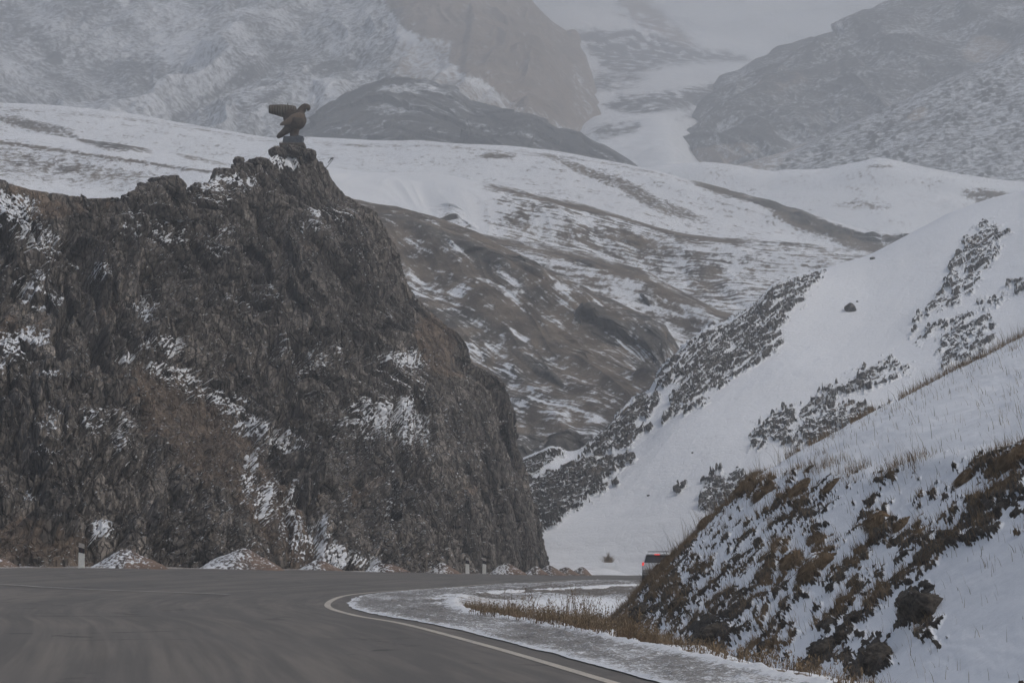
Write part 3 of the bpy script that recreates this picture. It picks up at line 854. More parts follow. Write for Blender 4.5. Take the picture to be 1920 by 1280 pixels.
# hill with terracettes
sk3 = [(560, 322, 470), (640, 328, 470), (740, 332, 470), (820, 333, 468), (880, 342, 466), (940, 354, 464), (1000, 369, 461), (1075, 387, 458), (1150, 406, 455), (1215, 423, 452), (1280, 440, 449), (1360, 452, 446), (1450, 464, 443), (1540, 476, 440), (1640, 490, 437), (1750, 520, 432)]
bs3 = [(560, 640, 400), (1000, 760, 385), (1750, 840, 372)]
def sn3(px, py, S, T):
    ln = lines(S, T, math.radians(-4), 1.5, 241, .08)
    n = fbm(S * .3, T * .3, 4, 243); big = fbm(S * .03, T * .04, 3, 244)
    right = sstep(840, 980, px)
    v = 1.25 - right * (.62 + .30 * big)
    v = v + .02 * right + right * (.62 * ln + .45 * n) + .05 * n
    b = blobs(px, py, [(1180, 450, 90, 18, -15, .7), (1290, 440, 60, 20, -20, .6), (1330, 520, 40, 60, 30, .6), (1300, 590, 50, 12, -30, 1), (1080, 455, 80, 12, -10, .4), (960, 420, 60, 26, -10, .35), (1200, 470, 60, 14, 0, .5), (840, 415, 40, 26, 0, .4), (1370, 600, 40, 10, -20, .8)])
    crest = np.exp(-((py - np.interp(px, [p[0] for p in sk3], [p[1] for p in sk3])) / 5) ** 2) * sstep(860, 940, px) * (1 - sstep(1330, 1450, px))
    return v - .55 * b - .6 * crest
mid_hill('terraced_hill', 'snowy hill with brown grass showing in fine terrace lines', sk3, bs3, 1000, 620, 250, sn3, 4, 80, gul=.2,
         rock=lambda px, py, S, T: blobs(px, py, [(840, 405, 34, 18, 0, .9), (820, 420, 20, 14, 0, .7), (870, 425, 30, 12, 0, .6), (1190, 452, 26, 10, 0, .6), (1100, 475, 20, 12, 0, .5), (1310, 515, 20, 30, 20, .5)]) * (.6 + .8 * fbm(S * .15, T * .15, 3, 257)),
         brown_fn=lambda px, py, S, T: .9 + 0 * S, crest_px=8)

# long snowy back hill
sk4b = [(-260, 190, 640), (0, 200, 638), (100, 206, 636), (200, 215, 634), (300, 228, 632), (350, 236, 630), (430, 249, 628), (500, 262, 626), (620, 268, 622), (720, 271, 619), (800, 270, 616), (920, 280, 612), (1050, 291, 607), (1180, 311, 602), (1240, 325, 598), (1300, 342, 594), (1400, 370, 588), (1500, 401, 582), (1560, 420, 578), (1620, 438, 575), (1705, 446, 570), (1800, 500, 564)]
bs4b = [(-260, 480, 520), (600, 520, 515), (1200, 560, 505), (1800, 700, 495)]
def sn4(px, py, S, T):
    n = fbm(S * .25, T * .25, 4, 263); ln = lines(S, T, math.radians(-8), .6, 264, .12)
    sky_y = np.interp(px, [p[0] for p in sk4b], [p[1] for p in sk4b])
    b = blobs(px, py, [(60, 235, 90, 12, -12, .6), (110, 250, 50, 8, -10, .4), (1120, 330, 110, 10, -22, .55), (1200, 365, 90, 14, -30, .6), (1270, 395, 60, 12, -20, .5), (1350, 350, 70, 16, -20, .75), (1440, 375, 60, 16, -20, .7), (1500, 410, 80, 22, -25, .75), (1600, 450, 80, 18, -20, .8), (930, 293, 40, 5, 0, .7), (1680, 450, 30, 12, 0, .5)])
    return .86 + .34 * n + .22 * ln - b * (.95 + .8 * n + .7 * ln) - .25 * np.exp(-((py - sky_y - 3) / 3) ** 2)
mid_hill('snowy_hill', 'long smooth snowy hill behind the statue', sk4b, bs4b, 1000, 420, 270, sn4, 4.5, 120,
         rock=lambda px, py, S, T: blobs(px, py, [(1440, 382, 40, 10, -15, .8), (1500, 405, 40, 14, -20, .9), (1560, 432, 50, 14, -20, .8), (1640, 452, 50, 12, -10, .8), (1690, 450, 26, 8, 0, .8), (1380, 358, 30, 8, -15, .5), (930, 293, 26, 4, 0, .5)]) * (.6 + .9 * fbm(S * .2, T * .2, 3, 277)),
         brown_fn=lambda px, py, S, T: .85 + 0 * S, crest_px=8, K=60)

# lower snowy fold on the left, behind the cliff top
sk5 = [(-260, 238, 430), (0, 249, 430), (60, 253, 430), (120, 262, 428), (200, 273, 426), (280, 287, 424), (350, 298, 420), (420, 318, 416), (480, 345, 410), (600, 400, 400)]
bs5 = [(-260, 520, 340), (600, 560, 335)]
def sn5(px, py, S, T):
    n = fbm(S * .35, T * .35, 4, 283)
    y1 = 262 + (px - 0) * .115
    rid = np.exp(-((py - (266 + px * .145)) / 4) ** 2) * (px < 430)
    b = blobs(px, py, [(200, 268, 50, 14, -12, .9), (170, 262, 30, 8, 0, .8), (250, 275, 40, 8, -15, .7), (380, 300, 60, 6, -12, .6)])
    gr = poly(px, py, [(-260, 262), (40, 275), (330, 330), (260, 350), (60, 335), (-260, 330)], 20)
    return .92 + .2 * n - .85 * b * (1 + 1.5 * n) - .55 * gr * (.8 + 1.0 * n) - .5 * rid
mid_hill('near_fold', 'speckled snow fold behind the cliff top on the left', sk5, bs5, 620, 320, 290, sn5, 2.5, 50,
         brown_fn=lambda px, py, S, T: .8 - .5 * blobs(px, py, [(200, 268, 60, 14, -12, 1)]), crest_px=6)

# snow hill at the right behind
sk6 = [(1120, 330, 720), (1200, 320, 720), (1260, 312, 720), (1330, 309, 718), (1390, 318, 715), (1440, 328, 713), (1500, 326, 710), (1540, 326, 708), (1590, 317, 705), (1650, 308, 702), (1690, 316, 700), (1740, 324, 698), (1800, 334, 695), (1860, 343, 692), (1920, 347, 690), (2100, 356, 682)]
bs6 = [(1120, 560, 640), (2100, 620, 600)]
mid_hill('snow_shoulder', 'pale smooth snow shoulder above the right slope', sk6, bs6, 700, 260, 300,
         lambda px, py, S, T: 0.88 + .3 * fbm(S * .1, T * .2, 4, 301) - .6 * blobs(px, py, [(1860, 370, 60, 16, -10, 1), (1620, 385, 60, 10, 0, .4), (1650, 312, 30, 4, 0, .6)]) * (1 + 1.2 * fbm(S * .2, T * .4, 3, 302)),
         4, 130, brown_fn=lambda px, py, S, T: 1 + 0 * S, crest_px=6)

# ---- far mountains
def sn7(px, py, S, T):
    n = fbm(S * .06, T * .10, 5, 313)
    return .28 + .6 * n + .6 * blobs(px, py, [(770, 165, 60, 12, 0, 1), (740, 205, 60, 14, 0, .5), (700, 250, 60, 14, 0, .3), (920, 240, 60, 10, -10, .3), (840, 175, 30, 8, 0, .6)])
mid_hill('dark_hill', 'dark rocky hill rising behind the snowy ridge', [(440, 320, 900), (520, 285, 900), (570, 255, 900), (605, 226, 900), (632, 196, 900), (655, 184, 900), (700, 166, 900), (745, 154, 900), (790, 156, 900), (820, 168, 895), (850, 170, 895), (880, 192, 890), (930, 205, 885), (975, 218, 880), (1010, 228, 876), (1040, 248, 872), (1080, 254, 868), (1110, 272, 864), (1150, 292, 860), (1186, 312, 856), (1230, 340, 850)],
         [(440, 400, 760), (1230, 440, 740)], 700, 340, 310, sn7, 8, 130, ds=1.15, mat=M_far, cat='mountain', brown_fn=lambda px, py, S, T: -.2 + 0 * S,
         rock=lambda px, py, S, T: .55 + .3 * fbm(S * .02, T * .02, 3, 311), crest_px=6, K=60)

def spur_ridge(x):   # photo row of the ridge line dividing the two flanks
    return np.interp(x, [620, 700, 745, 800, 850, 856, 900, 960, 1020, 1090], [-60, 0, 40, 72, 78, 120, 150, 185, 205, 250])
def sn8(px, py, S, T):
    n = fbm(S * .03, T * .03, 5, 323); fine = fbm(S * .12, T * .12, 3, 326); st = lines(S, T, math.radians(62), .045, 324, .2)
    brn = poly(px + 6 * n, py + 6 * fine, [(690, -60), (745, 40), (790, 70), (850, 78), (840, 105), (862, 135), (905, 150), (960, 190), (1090, 252), (1300, 300), (1300, -200), (690, -200)], 5)
    left = .45 + .13 * n + .26 * st + .24 * fine + .22 * (gl - .1) + .2 * blobs(px, py, [(330, 60, 60, 60, 20, 1), (780, 70, 60, 14, -10, 1.4), (850, 100, 16, 30, 0, 1), (900, 155, 60, 10, -25, 1.2), (220, 90, 120, 30, 10, .5), (770, 20, 40, 30, 0, .8)])
    left = left - .55 * blobs(px, py, [(105, 110, 18, 12, 0, 1.2), (160, 10, 60, 26, 0, .4), (640, 120, 36, 12, 0, .5), (500, 115, 30, 10, 30, .4), (0, 60, 60, 60, 0, .4), (410, 170, 120, 10, 32, .45), (470, 145, 90, 8, 30, .4), (560, 150, 120, 8, 30, .35), (650, 190, 30, 10, 0, .3)])  # bare patches; blob at the upper left corner paints its shadow as thinner snow
    brs = .02 + .35 * fine + .25 * n + .7 * blobs(px, py, [(1092, 150, 24, 44, 0, .35), (1096, 195, 24, 30, 0, .35)])
    return left * (1 - brn) + brs * brn
sk8 = [(-300, -160, 1500), (0, -170, 1500), (300, -190, 1500), (600, -210, 1480), (850, -160, 1440), (905, -60, 1420), (960, 0, 1400), (1010, 32, 1380), (1060, 66, 1360), (1085, 92, 1345), (1092, 120, 1330), (1096, 150, 1310), (1098, 180, 1290), (1100, 205, 1270), (1104, 250, 1240), (1130, 330, 1150)]
P, px, py, S, T = hill('m', '', sk8, [(-300, 330, 980), (600, 350, 960), (850, 350, 900), (1000, 350, 930), (1200, 350, 1100)], 900, 520, K=60, vis=7, back=(40, 1.3), ds=1.15)
S = S / 1.15; T = T / 1.15
dl = py - spur_ridge(px)
N_ = normals(P)
prot = 14 * np.exp(-np.abs(dl) / 70) * sstep(560, 760, px)
gl = ridged((T * .45 + S * .9) / 75 + .4 * fbm(S / 90, T / 90, 3, 338), (S - T) / 420, 4, 336)
fr_ = 1 - .75 * sstep(960, 1060, px)
disp = prot + fr_ * (14 * fbm(S / 260, T / 260, 5, 330) + 18 * gl + 4 * ridged(S / 60 + T / 90, T / 160, 4, 335))
disp *= 1 - .85 * np.exp(-np.abs(py - np.interp(px, [p[0] for p in sk8], [p[1] for p in sk8])) / 14)
P2 = P + N_ * disp[..., None]
px, py = proj(P2)
tag(mesh_np('mountain', P2, grid_q(*px.shape), M_far, attrs={'snow': sn8(px, py, S, T), 'brown': sstep(600, 800, px) * 1.0 + .0 * px - 0 * dl + (-.3 + .3 * sstep(700, 900, px))}), 'hazy mountain with a snowy left flank and bare brown right flank', 'mountain', kind='structure')

# right far mountain
sk9 = [(1230, 360, 1150), (1290, 318, 1160), (1312, 290, 1170), (1318, 262, 1180), (1330, 235, 1190), (1330, 205, 1200), (1370, 170, 1215), (1440, 130, 1235), (1480, 112, 1250), (1530, 92, 1265), (1585, 72, 1280), (1590, 50, 1290), (1640, 40, 1300), (1700, 18, 1310), (1760, 0, 1320), (1900, -60, 1330), (2200, -200, 1350)]
def sn9(px, py, S, T):
    n = fbm(S * .035, T * .05, 5, 343); fine = fbm(S * .15, T * .22, 3, 345); st = lines(S, T, math.radians(24), .06, 344, .2)
    b = blobs(px, py, [(1620, 60, 40, 18, 20, .9), (1560, 125, 60, 16, 20, .5), (1470, 150, 60, 20, 25, .4), (1420, 240, 70, 24, 20, .4), (1440, 130, 40, 16, 20, .4), (1700, 20, 80, 20, 10, .4), (1400, 300, 60, 20, 20, .3)])
    return .43 + .26 * n + .22 * st + .12 * fine - .25 * b
mid_hill('mountain', 'grey snow veiled mountain flank falling to the left at the far right', sk9, [(1230, 380, 1000), (2200, 460, 900)], 760, 420, 340, sn9, 13, 200, ds=1.15, gul=.8, mat=M_far, cat='mountain',
         brown_fn=lambda px, py, S, T: .15 + .9 * blobs(px, py, [(1330, 295, 90, 22, 12, .9), (1650, 240, 120, 26, 20, .4), (1450, 160, 90, 30, 20, .3), (1850, 95, 50, 30, 0, .8)]), crest_px=7, K=60)
# nearer shrub dotted flank
sk10 = [(1300, 345, 880), (1360, 322, 885), (1420, 305, 890), (1480, 288, 895), (1560, 250, 905), (1640, 215, 915), (1720, 178, 925), (1780, 150, 930), (1850, 122, 935), (1920, 92, 940), (2150, -10, 950)]
shr = np.random.default_rng(77)
cl = [(1560, 300, 26), (1640, 255, 30), (1700, 290, 36), (1790, 215, 20), (1840, 175, 26), (1860, 170, 18), (1750, 340, 40), (1680, 330, 40), (1500, 330, 40), (1900, 250, 40), (1600, 330, 46), (1820, 280, 50), (1660, 200, 10)]
shrubs = []
for cx, cy, r in cl:
    for _ in range(15):
        s_ = shr.uniform(2.0, 5.0)
        shrubs.append((cx + shr.normal(0, r), cy + shr.normal(0, r * .55), s_ * 1.3, s_ * .9, 20, shr.uniform(.5, 1)))
def sn10(px, py, S, T):
    n = fbm(S * .05, T * .07, 5, 353)
    sh = blobs(px, py, shrubs)
    b = blobs(px, py, [(1340, 318, 100, 16, 15, .35), (1450, 290, 80, 8, 22, .3), (1700, 225, 50, 20, 30, .35), (1760, 190, 40, 16, 30, .5)])
    return .50 + .16 * n - .7 * sh - .3 * b
mid_hill('mountain', 'shrub dotted snowy flank in front of the far right mountain', sk10, [(1300, 400, 780), (2150, 460, 720)], 760, 320, 350, sn10, 7, 150, ds=1.12, mat=M_far, cat='mountain',
         brown_fn=lambda px, py, S, T: -.1 + 1.3 * blobs(px, py, [(1370, 322, 120, 24, 14, 1), (1450, 290, 90, 10, 22, .7), (1720, 215, 30, 14, 30, .6)]) - .4 * blobs(px, py, shrubs), crest_px=6)

# valley floor and back wall
x = np.linspace(640, 2300, 60)
def lv(y, D): return up(x, np.interp(x, [640, 1060, 1110, 1250, 1330, 1440, 1700, 2300], y), D * 1.1)
net = np.array([lv([200] * 8, 3200), lv([-260] * 8, 2700), lv([-120, -120, -125, -130, -130, -130, -130, -160], 2350), lv([-10, 0, 0, 0, 5, 10, 0, -40], 2150), lv([60, 50, 55, 80, 88, 92, 70, 10], 1960),
                lv([100, 100, 105, 116, 122, 128, 120, 60], 1800), lv([160, 150, 150, 152, 156, 175, 230, 260], 1500), lv([230, 215, 195, 188, 222, 290, 360, 420], 1280), lv([290, 265, 240, 228, 288, 380, 460, 540], 1130), lv([360, 330, 300, 288, 350, 460, 550, 640], 960), lv([430, 400, 380, 360, 390, 450, 560, 640], 820)])
P = upsample(net, 560, 800)
px, py = proj(P); S, T = metric(P)
wall = 1 - sstep(60, 140, py)
disp = wall * (30 * fbm(S / 420, T / 420, 5, 360) + 14 * ridged(S / 260 + T / 300, T / 500, 4, 361)) + (1 - wall) * 4 * fbm(S / 90, T / 90, 4, 362)
P2 = P + normals(P) * disp[..., None]
px, py = proj(P2)
n = fbm(S * .02, T * .012, 5, 363); fine = fbm(S * .10, T * .05, 4, 364)
qx, qy = px + 14 * fine, py + 8 * n
dark = np.maximum.reduce([poly(qx, qy, [(1080, 60), (1130, 55), (1200, 58), (1280, 75), (1310, 92), (1400, 105), (1410, 115), (1300, 118), (1240, 128), (1180, 140), (1130, 120), (1100, 90)], 8),
                          .7 * poly(qx, qy, [(1080, 140), (1140, 130), (1220, 135), (1200, 160), (1120, 175), (1070, 170)], 10),
                          .9 * poly(qx, qy, [(1130, 200), (1160, 180), (1230, 175), (1350, 155), (1420, 128), (1480, 118), (1420, 150), (1340, 185), (1290, 205), (1200, 215)], 7),
                          .8 * poly(qx, qy, [(1100, 250), (1130, 232), (1200, 228), (1205, 238), (1170, 250), (1110, 262)], 6),
                          .8 * poly(qx, qy, [(1150, -60), (1200, -20), (1250, 30), (1310, 85), (1290, 90), (1210, 50), (1160, 10)], 10), .6 * blobs(qx, qy, [(1080, 215, 30, 14, 0, 1), (1300, 215, 40, 10, 15, .8), (1310, 245, 20, 20, 0, .5)])])
snow = 1.0 - 1.1 * dark * (.7 + 1.1 * fine) + .25 * n + .15 * fine - .12 * wall * (1 + fine * 2)
tag(mesh_np('valley_floor', P2, grid_q(*px.shape), M_far, attrs={'snow': snow, 'brown': .1 + .7 * poly(qx, qy, [(1150, -60), (1200, -20), (1250, 30), (1310, 85), (1290, 90), (1210, 50), (1160, 10)], 10)}), 'bright snow covered valley floor climbing to the hazy back wall', 'valley', kind='structure')


# ------------------------------------------------------------------ right embankment
nv, nu = 1000, 1250
pxs = np.concatenate([np.linspace(1040, 1990, nu - 170), 1990 + .88 * np.cumsum(1.0225 ** np.arange(1, 171))])
ys = np.exp(np.linspace(math.log(150), math.log(21), nv))
PXg, Yg = np.meshgrid(pxs, ys)
Xg = (PXg - 960) / F * Yg
C = dist_curve(Xg, Yg, TOEd[::2]).reshape(Xg.shape)
gb, _, _ = ground_z(Xg, Yg)


def bank_h(c, Y, X):
    """height above the toe at distance c into the slope"""
    c = np.maximum(c, 0)
    k1 = 1.02
    cb = 3.7 + .5 * pn(Y * .12, Y * 0, 401) + np.interp(Y, [25, 40, 62, 90], [.2, .1, .2, .5])
    w_ = .55
    sp_ = w_ * np.logaddexp(0, (c - cb) / w_) - w_ * np.logaddexp(0, -cb / w_)
    return k1 * c - (k1 - .52) * sp_


Hb = blur(bank_h(C, Yg, Xg), 3)
Zg = gb + .05 + np.where(C > -.15, Hb, 0) + np.minimum(C + .15, 0) * .9
Zg = np.where(C < -1.5, gb - 1.2, Zg)
P = np.stack([Xg, Yg, Zg], -1)
px, py = proj(P)
Cc = np.maximum(C, 0)
arc = Yg
wc = Cc + .35 * fbm(Cc * .5, arc * .16, 3, 402); wa = arc + 1.2 * fbm(Cc * .5, arc * .16, 3, 403)
h1, e1, i1 = facet(wc / .95, wa / 3.4, 404); h2, e2, i2 = facet(wc / .42, wa / 1.5, 405); h3, e3, i3 = facet(wc / .18, wa / .6, 406)
qx, qy = px + 8 * fbm(Cc * 1.2, arc * .4, 3, 407), py + 8 * fbm(Cc * 1.2, arc * .4, 3, 408)
dens = .34 + blobs(qx, qy, [(1165, 1130, 40, 60, 40, 1.0), (1210, 1080, 50, 40, 40, 1.0), (1270, 1010, 50, 34, 45, .95), (1350, 930, 70, 20, 40, .9), (1250, 1120, 110, 60, 40, .55), (1330, 1190, 60, 50, 40, .75), (1400, 1150, 140, 70, 40, .42), (1450, 1040, 120, 60, 35, .35),
                           (1560, 1210, 90, 30, 35, .7), (1600, 1150, 100, 40, 35, .5), (1735, 1150, 44, 70, 20, .95), (1640, 1235, 60, 40, 30, .8), (1700, 1050, 70, 50, 40, .5), (1780, 1000, 110, 30, 40, .75), (1850, 960, 100, 40, 40, .7), (1560, 1050, 90, 40, 20, .5), (1650, 985, 60, 50, 50, .5), (1500, 960, 80, 40, 20, .4),
                           (1420, 915, 40, 26, 0, .6), (1880, 900, 60, 60, 40, .6), (1460, 1200, 60, 20, 30, .3), (1780, 1180, 60, 60, 0, .4), (1180, 1175, 26, 16, 0, .8)])
dens -= blobs(px, py, [(1880, 1130, 150, 120, 30, .9), (1800, 1255, 160, 60, 10, .6), (1640, 830, 300, 60, -25, .0), (1700, 1210, 30, 24, 0, .8), (1480, 1010, 70, 20, 40, .25), (1600, 1020, 70, 18, 40, .3), (1700, 930, 70, 14, 40, .3)])
brow = C - (3.7 + .5 * pn(arc * .12, arc * 0, 401) + np.interp(arc, [25, 40, 62, 90], [.2, .1, .2, .5]))
face = 1 - sstep(-.15, .35, brow + .25 * fbm(wc, arc * .4, 3, 409))
n1 = fbm(wc * 2.4, wa * 1.1, 4, 410, .65); n2 = fbm(wc * 6.0, wa * 3.0, 3, 411)
rk = sstep(.30, .46, (np.minimum(dens, 1) * (.48 + .45 * (n1 + .6 * n2)) + .36 * (n1 + n2 * .8)) * face + .0)
rk = rk * (C > .05)
disp = rk * (.05 + .06 * np.abs(h1) + .06 * h2 + .035 * h3 - .05 * (1 - sstep(0, .12, e2))) + .05 * fbm(wc * .8, wa * .3, 3, 412) * sstep(0, 1, C) + .015 * fbm(wc * 4, wa * 1.4, 3, 413)
# turf ledges: rounded lips with an undercut below them
lipn = .10 * fbm(arc * .5, C * .5, 4, 414)
disp += .08 * np.exp(-((brow + .15 + lipn) / .30) ** 2)
P2 = P + normals(P) * disp[..., None]
N2 = normals(P2); nz = N2[..., 2]; nzb = blur(nz, 6)
snow = 1.0 - .95 * rk + rk * (.9 * (nz - .62)) + 1.3 * np.minimum(nz - nzb, 0) * face + .05 * n2
hillgrass = sstep(.35, .8, fbm(wc * 1.6, wa * .8, 3, 415)) * (1 - face) * .22
snow -= hillgrass
brown = .30 + .55 * fbm(wc * 1.3, wa * .5, 3, 416) + .35 * blobs(px, py, [(1300, 970, 120, 30, 48, 1), (1210, 1080, 60, 40, 40, .7), (1450, 915, 100, 30, 0, 1), (1550, 1040, 120, 50, 0, .8)]) - .3 * blobs(px, py, [(1735, 1150, 60, 80, 0, 1), (1640, 1230, 70, 50, 0, 1), (1330, 1190, 60, 40, 0, 1), (1560, 1210, 60, 40, 0, 1)])
bank = mesh_np('embankment', P2, grid_q(nv, nu), M_bank, attrs={'snow': snow, 'brown': brown})
tag(bank, 'snow covered earth embankment with dark rocks and brown turf on the right', 'embankment', kind='structure')
BK_P = P2; BK_px, BK_py = proj(P2)
BK_N = N2


def on_surface(Pg, gx_, gy_, x, y, nearest=True):
    """the nearest visible vertex of a surface seen at photo pixel (x, y)"""
    d = (gx_ - x) ** 2 + (gy_ - y) ** 2
    m = d < max(d.min() * 1.5, 9.0)
    Y = np.where(m, Pg[..., 1], 1e9)
    i = np.unravel_index(np.argmin(Y), Y.shape)
    return Pg[i], i


# ------------------------------------------------------------------ dry grass
def grass_mat(name, a, b):
    m = NT(name)
    v = m.coord()
    f = m.noise(v, 3.0, 4, 0.7)
    m.put(m.b.inputs['Base Color'], m.mix(m.ramp(f, 0.35, 0.65), a, b))
    return m.m


M_dry = grass_mat('dry_grass', (.12, .086, .054), (.30, .225, .145))
M_stalk = grass_mat('weed_stalk', (.08, .055, .035), (.20, .135, .08))


def blades(R, H, W, lean, name, mat, parent=None, drape=0.0, seeds=0.0):
    """thin bent blades: R roots (n,3), H heights, W widths, lean (n,2)"""
    n = len(R)
    az = RNG.uniform(0, np.pi, n)
    sx_, sy2 = np.cos(az) * W / 2, np.sin(az) * W / 2
    z0 = np.zeros(n)
    side = np.stack([sx_, sy2 * .5, z0], -1)
    mid = R + np.stack([lean[:, 0] * H * .35, lean[:, 1] * H * .35, H * (.55 - drape * .4)], -1)
    tip = R + np.stack([lean[:, 0] * H, lean[:, 1] * H, H * (1 - drape * 1.7)], -1)
    V = np.stack([R - side, R + side, mid + side * .8, mid - side * .8, tip], 1).reshape(-1, 3)
    i = np.arange(n)[:, None] * 5
    Tq = np.concatenate([i + [0, 1, 2], i + [0, 2, 3], i + [3, 2, 4]])
    return mesh_np(name, V, Tq, mat, parent, smooth=False)


def seedheads(R, H, lean, n_each, sz):
    """little diamonds along the upper part of stalks, returned as extra blades data"""
    n = len(R)
    t = RNG.uniform(.45, 1.0, (n, n_each))
    c = R[:, None, :] + np.stack([lean[:, 0:1] * H[:, None] * t ** 1.6, lean[:, 1:2] * H[:, None] * t ** 1.6, H[:, None] * t], -1)
    c = c + RNG.normal(0, sz * .8, c.shape)
    return c.reshape(-1, 3)


def gz1(X, Y):
    z, c, ci = ground_z(X, Y)
    return z


# band along the verge rim
def rim_points(y0, y1, n, o0, o1):
    yy = RNG.uniform(y0, y1, n)
    idx = np.clip(np.searchsorted(yi[:int(nal * .6)], yy), 0, nal - 1)
    o = RNG.uniform(o0, o1, n)
    Pp = Ii[idx, :2] + ni2[idx] * (w1[idx] + o)[:, None]
    z = gz1(Pp[:, 0], Pp[:, 1])
    return np.c_[Pp, z], o


def lean_n(n, s=.35, bx=0.1):
    return np.stack([RNG.normal(bx, s, n), RNG.normal(0, s, n)], -1)


R1, o1_ = rim_points(25, 59, 60000, .05, 1.9)
cl = fbm(R1[:, 0] * 1.1, R1[:, 1] * .55, 3, 501)
tall = np.interp(R1[:, 1], [25, 34, 39, 46, 52, 60], [.55, .6, 1.0, 1.3, 1.3, .8])
dens1 = np.interp(R1[:, 1], [25, 36, 42, 50, 59], [.28, .45, 1, 1, .8])
keep = (RNG.random(len(R1)) < dens1 * np.clip(.30 + 2.2 * cl, .02, 1) * np.exp(-np.maximum(o1_ - .5, 0) / .4))
R1, cl, tall = R1[keep], cl[keep], tall[keep]
H1 = (.10 + .22 * RNG.random(len(R1)) ** 1.5 + .12 * np.clip(cl, 0, 1)) * tall
g1_ = blades(R1, H1, RNG.uniform(.005, .012, len(R1)), lean_n(len(R1)), 'dry_grass', M_dry)
tag(g1_, 'dry tan grass band between the gravel verge and the ditch', 'grass', kind='stuff')

# taller weeds: clusters through the ditch and along the rim
def weed_spots():
    pts = []
    for cx, cy, D, r, n, hh in [(935, 1150, 49, .5, 100, .34), (905, 1145, 50, .4, 60, .28), (985, 1160, 46, .6, 130, .34), (1010, 1175, 44, .5, 130, .36), (1055, 1180, 42, .5, 110, .38), (1018, 1160, 45, .4, 80, .32),
                                (1095, 1195, 41, .4, 80, .36), (1125, 1210, 40, .5, 90, .30), (1190, 1225, 38, .4, 90, .50), (1160, 1222, 38.5, .5, 60, .3), (1240, 1245, 36, .5, 50, .25),
                                (982, 1120, 62, .6, 26, .5), (990, 1118, 66, .6, 24, .5), (1025, 1125, 65, .5, 16, .42), (1045, 1135, 63, .6, 30, .42), (1060, 1155, 57, .5, 30, .4), (1090, 1130, 66, .7, 50, .6), (1100, 1150, 62, .5, 60, .5), (1085, 1160, 60, .5, 60, .45),
                                (1115, 1155, 62, .5, 70, .42), (1095, 1140, 68, .8, 40, .5), (960, 1130, 60, .6, 14, .35), (1070, 1170, 54, .5, 40, .3), (1130, 1150, 63, .5, 60, .4), (1320, 1262, 34, .6, 50, .22), (1400, 1280, 31, .6, 60, .22), (1480, 1295, 29.5, .6, 60, .26)]:
        x0 = (cx - 960) / F * D
        for _ in range(n):
            X = x0 + RNG.normal(0, r * .5); Y = D + RNG.normal(0, r * 2.2)
            pts.append((X, Y, hh * RNG.uniform(.45, 1.15)))
    return np.array(pts)


W_ = weed_spots()
_, cW, ciW = ground_z(W_[:, 0], W_[:, 1])
W_ = W_[(ciW > 2.3) & (cW < .3)]
RW = np.c_[W_[:, 0], W_[:, 1], gz1(W_[:, 0], W_[:, 1])]
ln_ = lean_n(len(RW), .18, .05)
g2_ = blades(RW, W_[:, 2], RNG.uniform(.008, .014, len(RW)), ln_, 'weed', M_stalk)
tag(g2_, 'brown dead weed stalks scattered in the snowy ditch', 'weeds', kind='stuff')
hd = seedheads(RW, W_[:, 2], ln_, 7, .018)
g3_ = blades(hd, RNG.uniform(.02, .05, len(hd)), RNG.uniform(.012, .024, len(hd)), lean_n(len(hd), .4, 0), 'weed', M_dry)
tag(g3_, 'seed heads on the dead weed stalks in the ditch', 'weeds', kind='stuff')

# grass on the embankment: on the earthy patches, on the crest and sparse on the hillside
vis_m = (BK_px > 1050) & (BK_px < 2300) & (C > 0)
wgt = np.clip(rk * brown * 1.3, 0, 1) * .5 * vis_m + vis_m * .010 * (.2 + sstep(.1, .7, fbm(wc * 1.2, wa * .5, 3, 420))) + vis_m * .16 * np.exp(-((brow + .05 + lipn) / .22) ** 2) * sstep(-.1, .4, fbm(arc * .35, C * .3, 3, 421))
# the crest line seen against the slope behind
i_s = np.argmin(np.where(BK_px > 0, BK_py, 1e9), axis=0)
for j in range(0, nu):
    if 1180 < PXg[0, j] < 1420:
        a0 = max(i_s[j] - 4, 0); wgt[a0:i_s[j] + 10, j] += .25
    elif 1420 < PXg[0, j] < 1960:
        a0 = max(i_s[j] - 4, 0); wgt[a0:i_s[j] + 8, j] += .10 * (pn(PXg[0, j] * .02, 0.5, 422) > .1)
# cell areas vary with distance; weight by on-ground size
area = (Yg / 50) ** 2
wf = (wgt * area).ravel(); wf /= wf.sum()
idx = RNG.choice(wf.size, 75000, p=wf)
Rb = BK_P.reshape(-1, 3)[idx] + RNG.normal(0, .02, (75000, 3)) * [1, 1, .2]
Rb[:, 2] -= .02
fw = (face * rk).ravel()[idx]
Hb_ = RNG.uniform(.04, .16, len(Rb)) * (1 + .5 * (fw < .1)) * (1 + 1.4 * (RNG.random(len(Rb)) < .05))
nb = BK_N.reshape(-1, 3)[idx]
g4_ = blades(Rb, Hb_, RNG.uniform(.004, .010, len(Rb)), np.stack([-.45 * np.abs(RNG.normal(.6, .5, len(Rb))), RNG.normal(-.2, .3, len(Rb))], -1), 'dry_grass', M_dry)
tag(g4_, 'tufts of dry brown grass sticking out of the embankment snow', 'grass', kind='stuff')
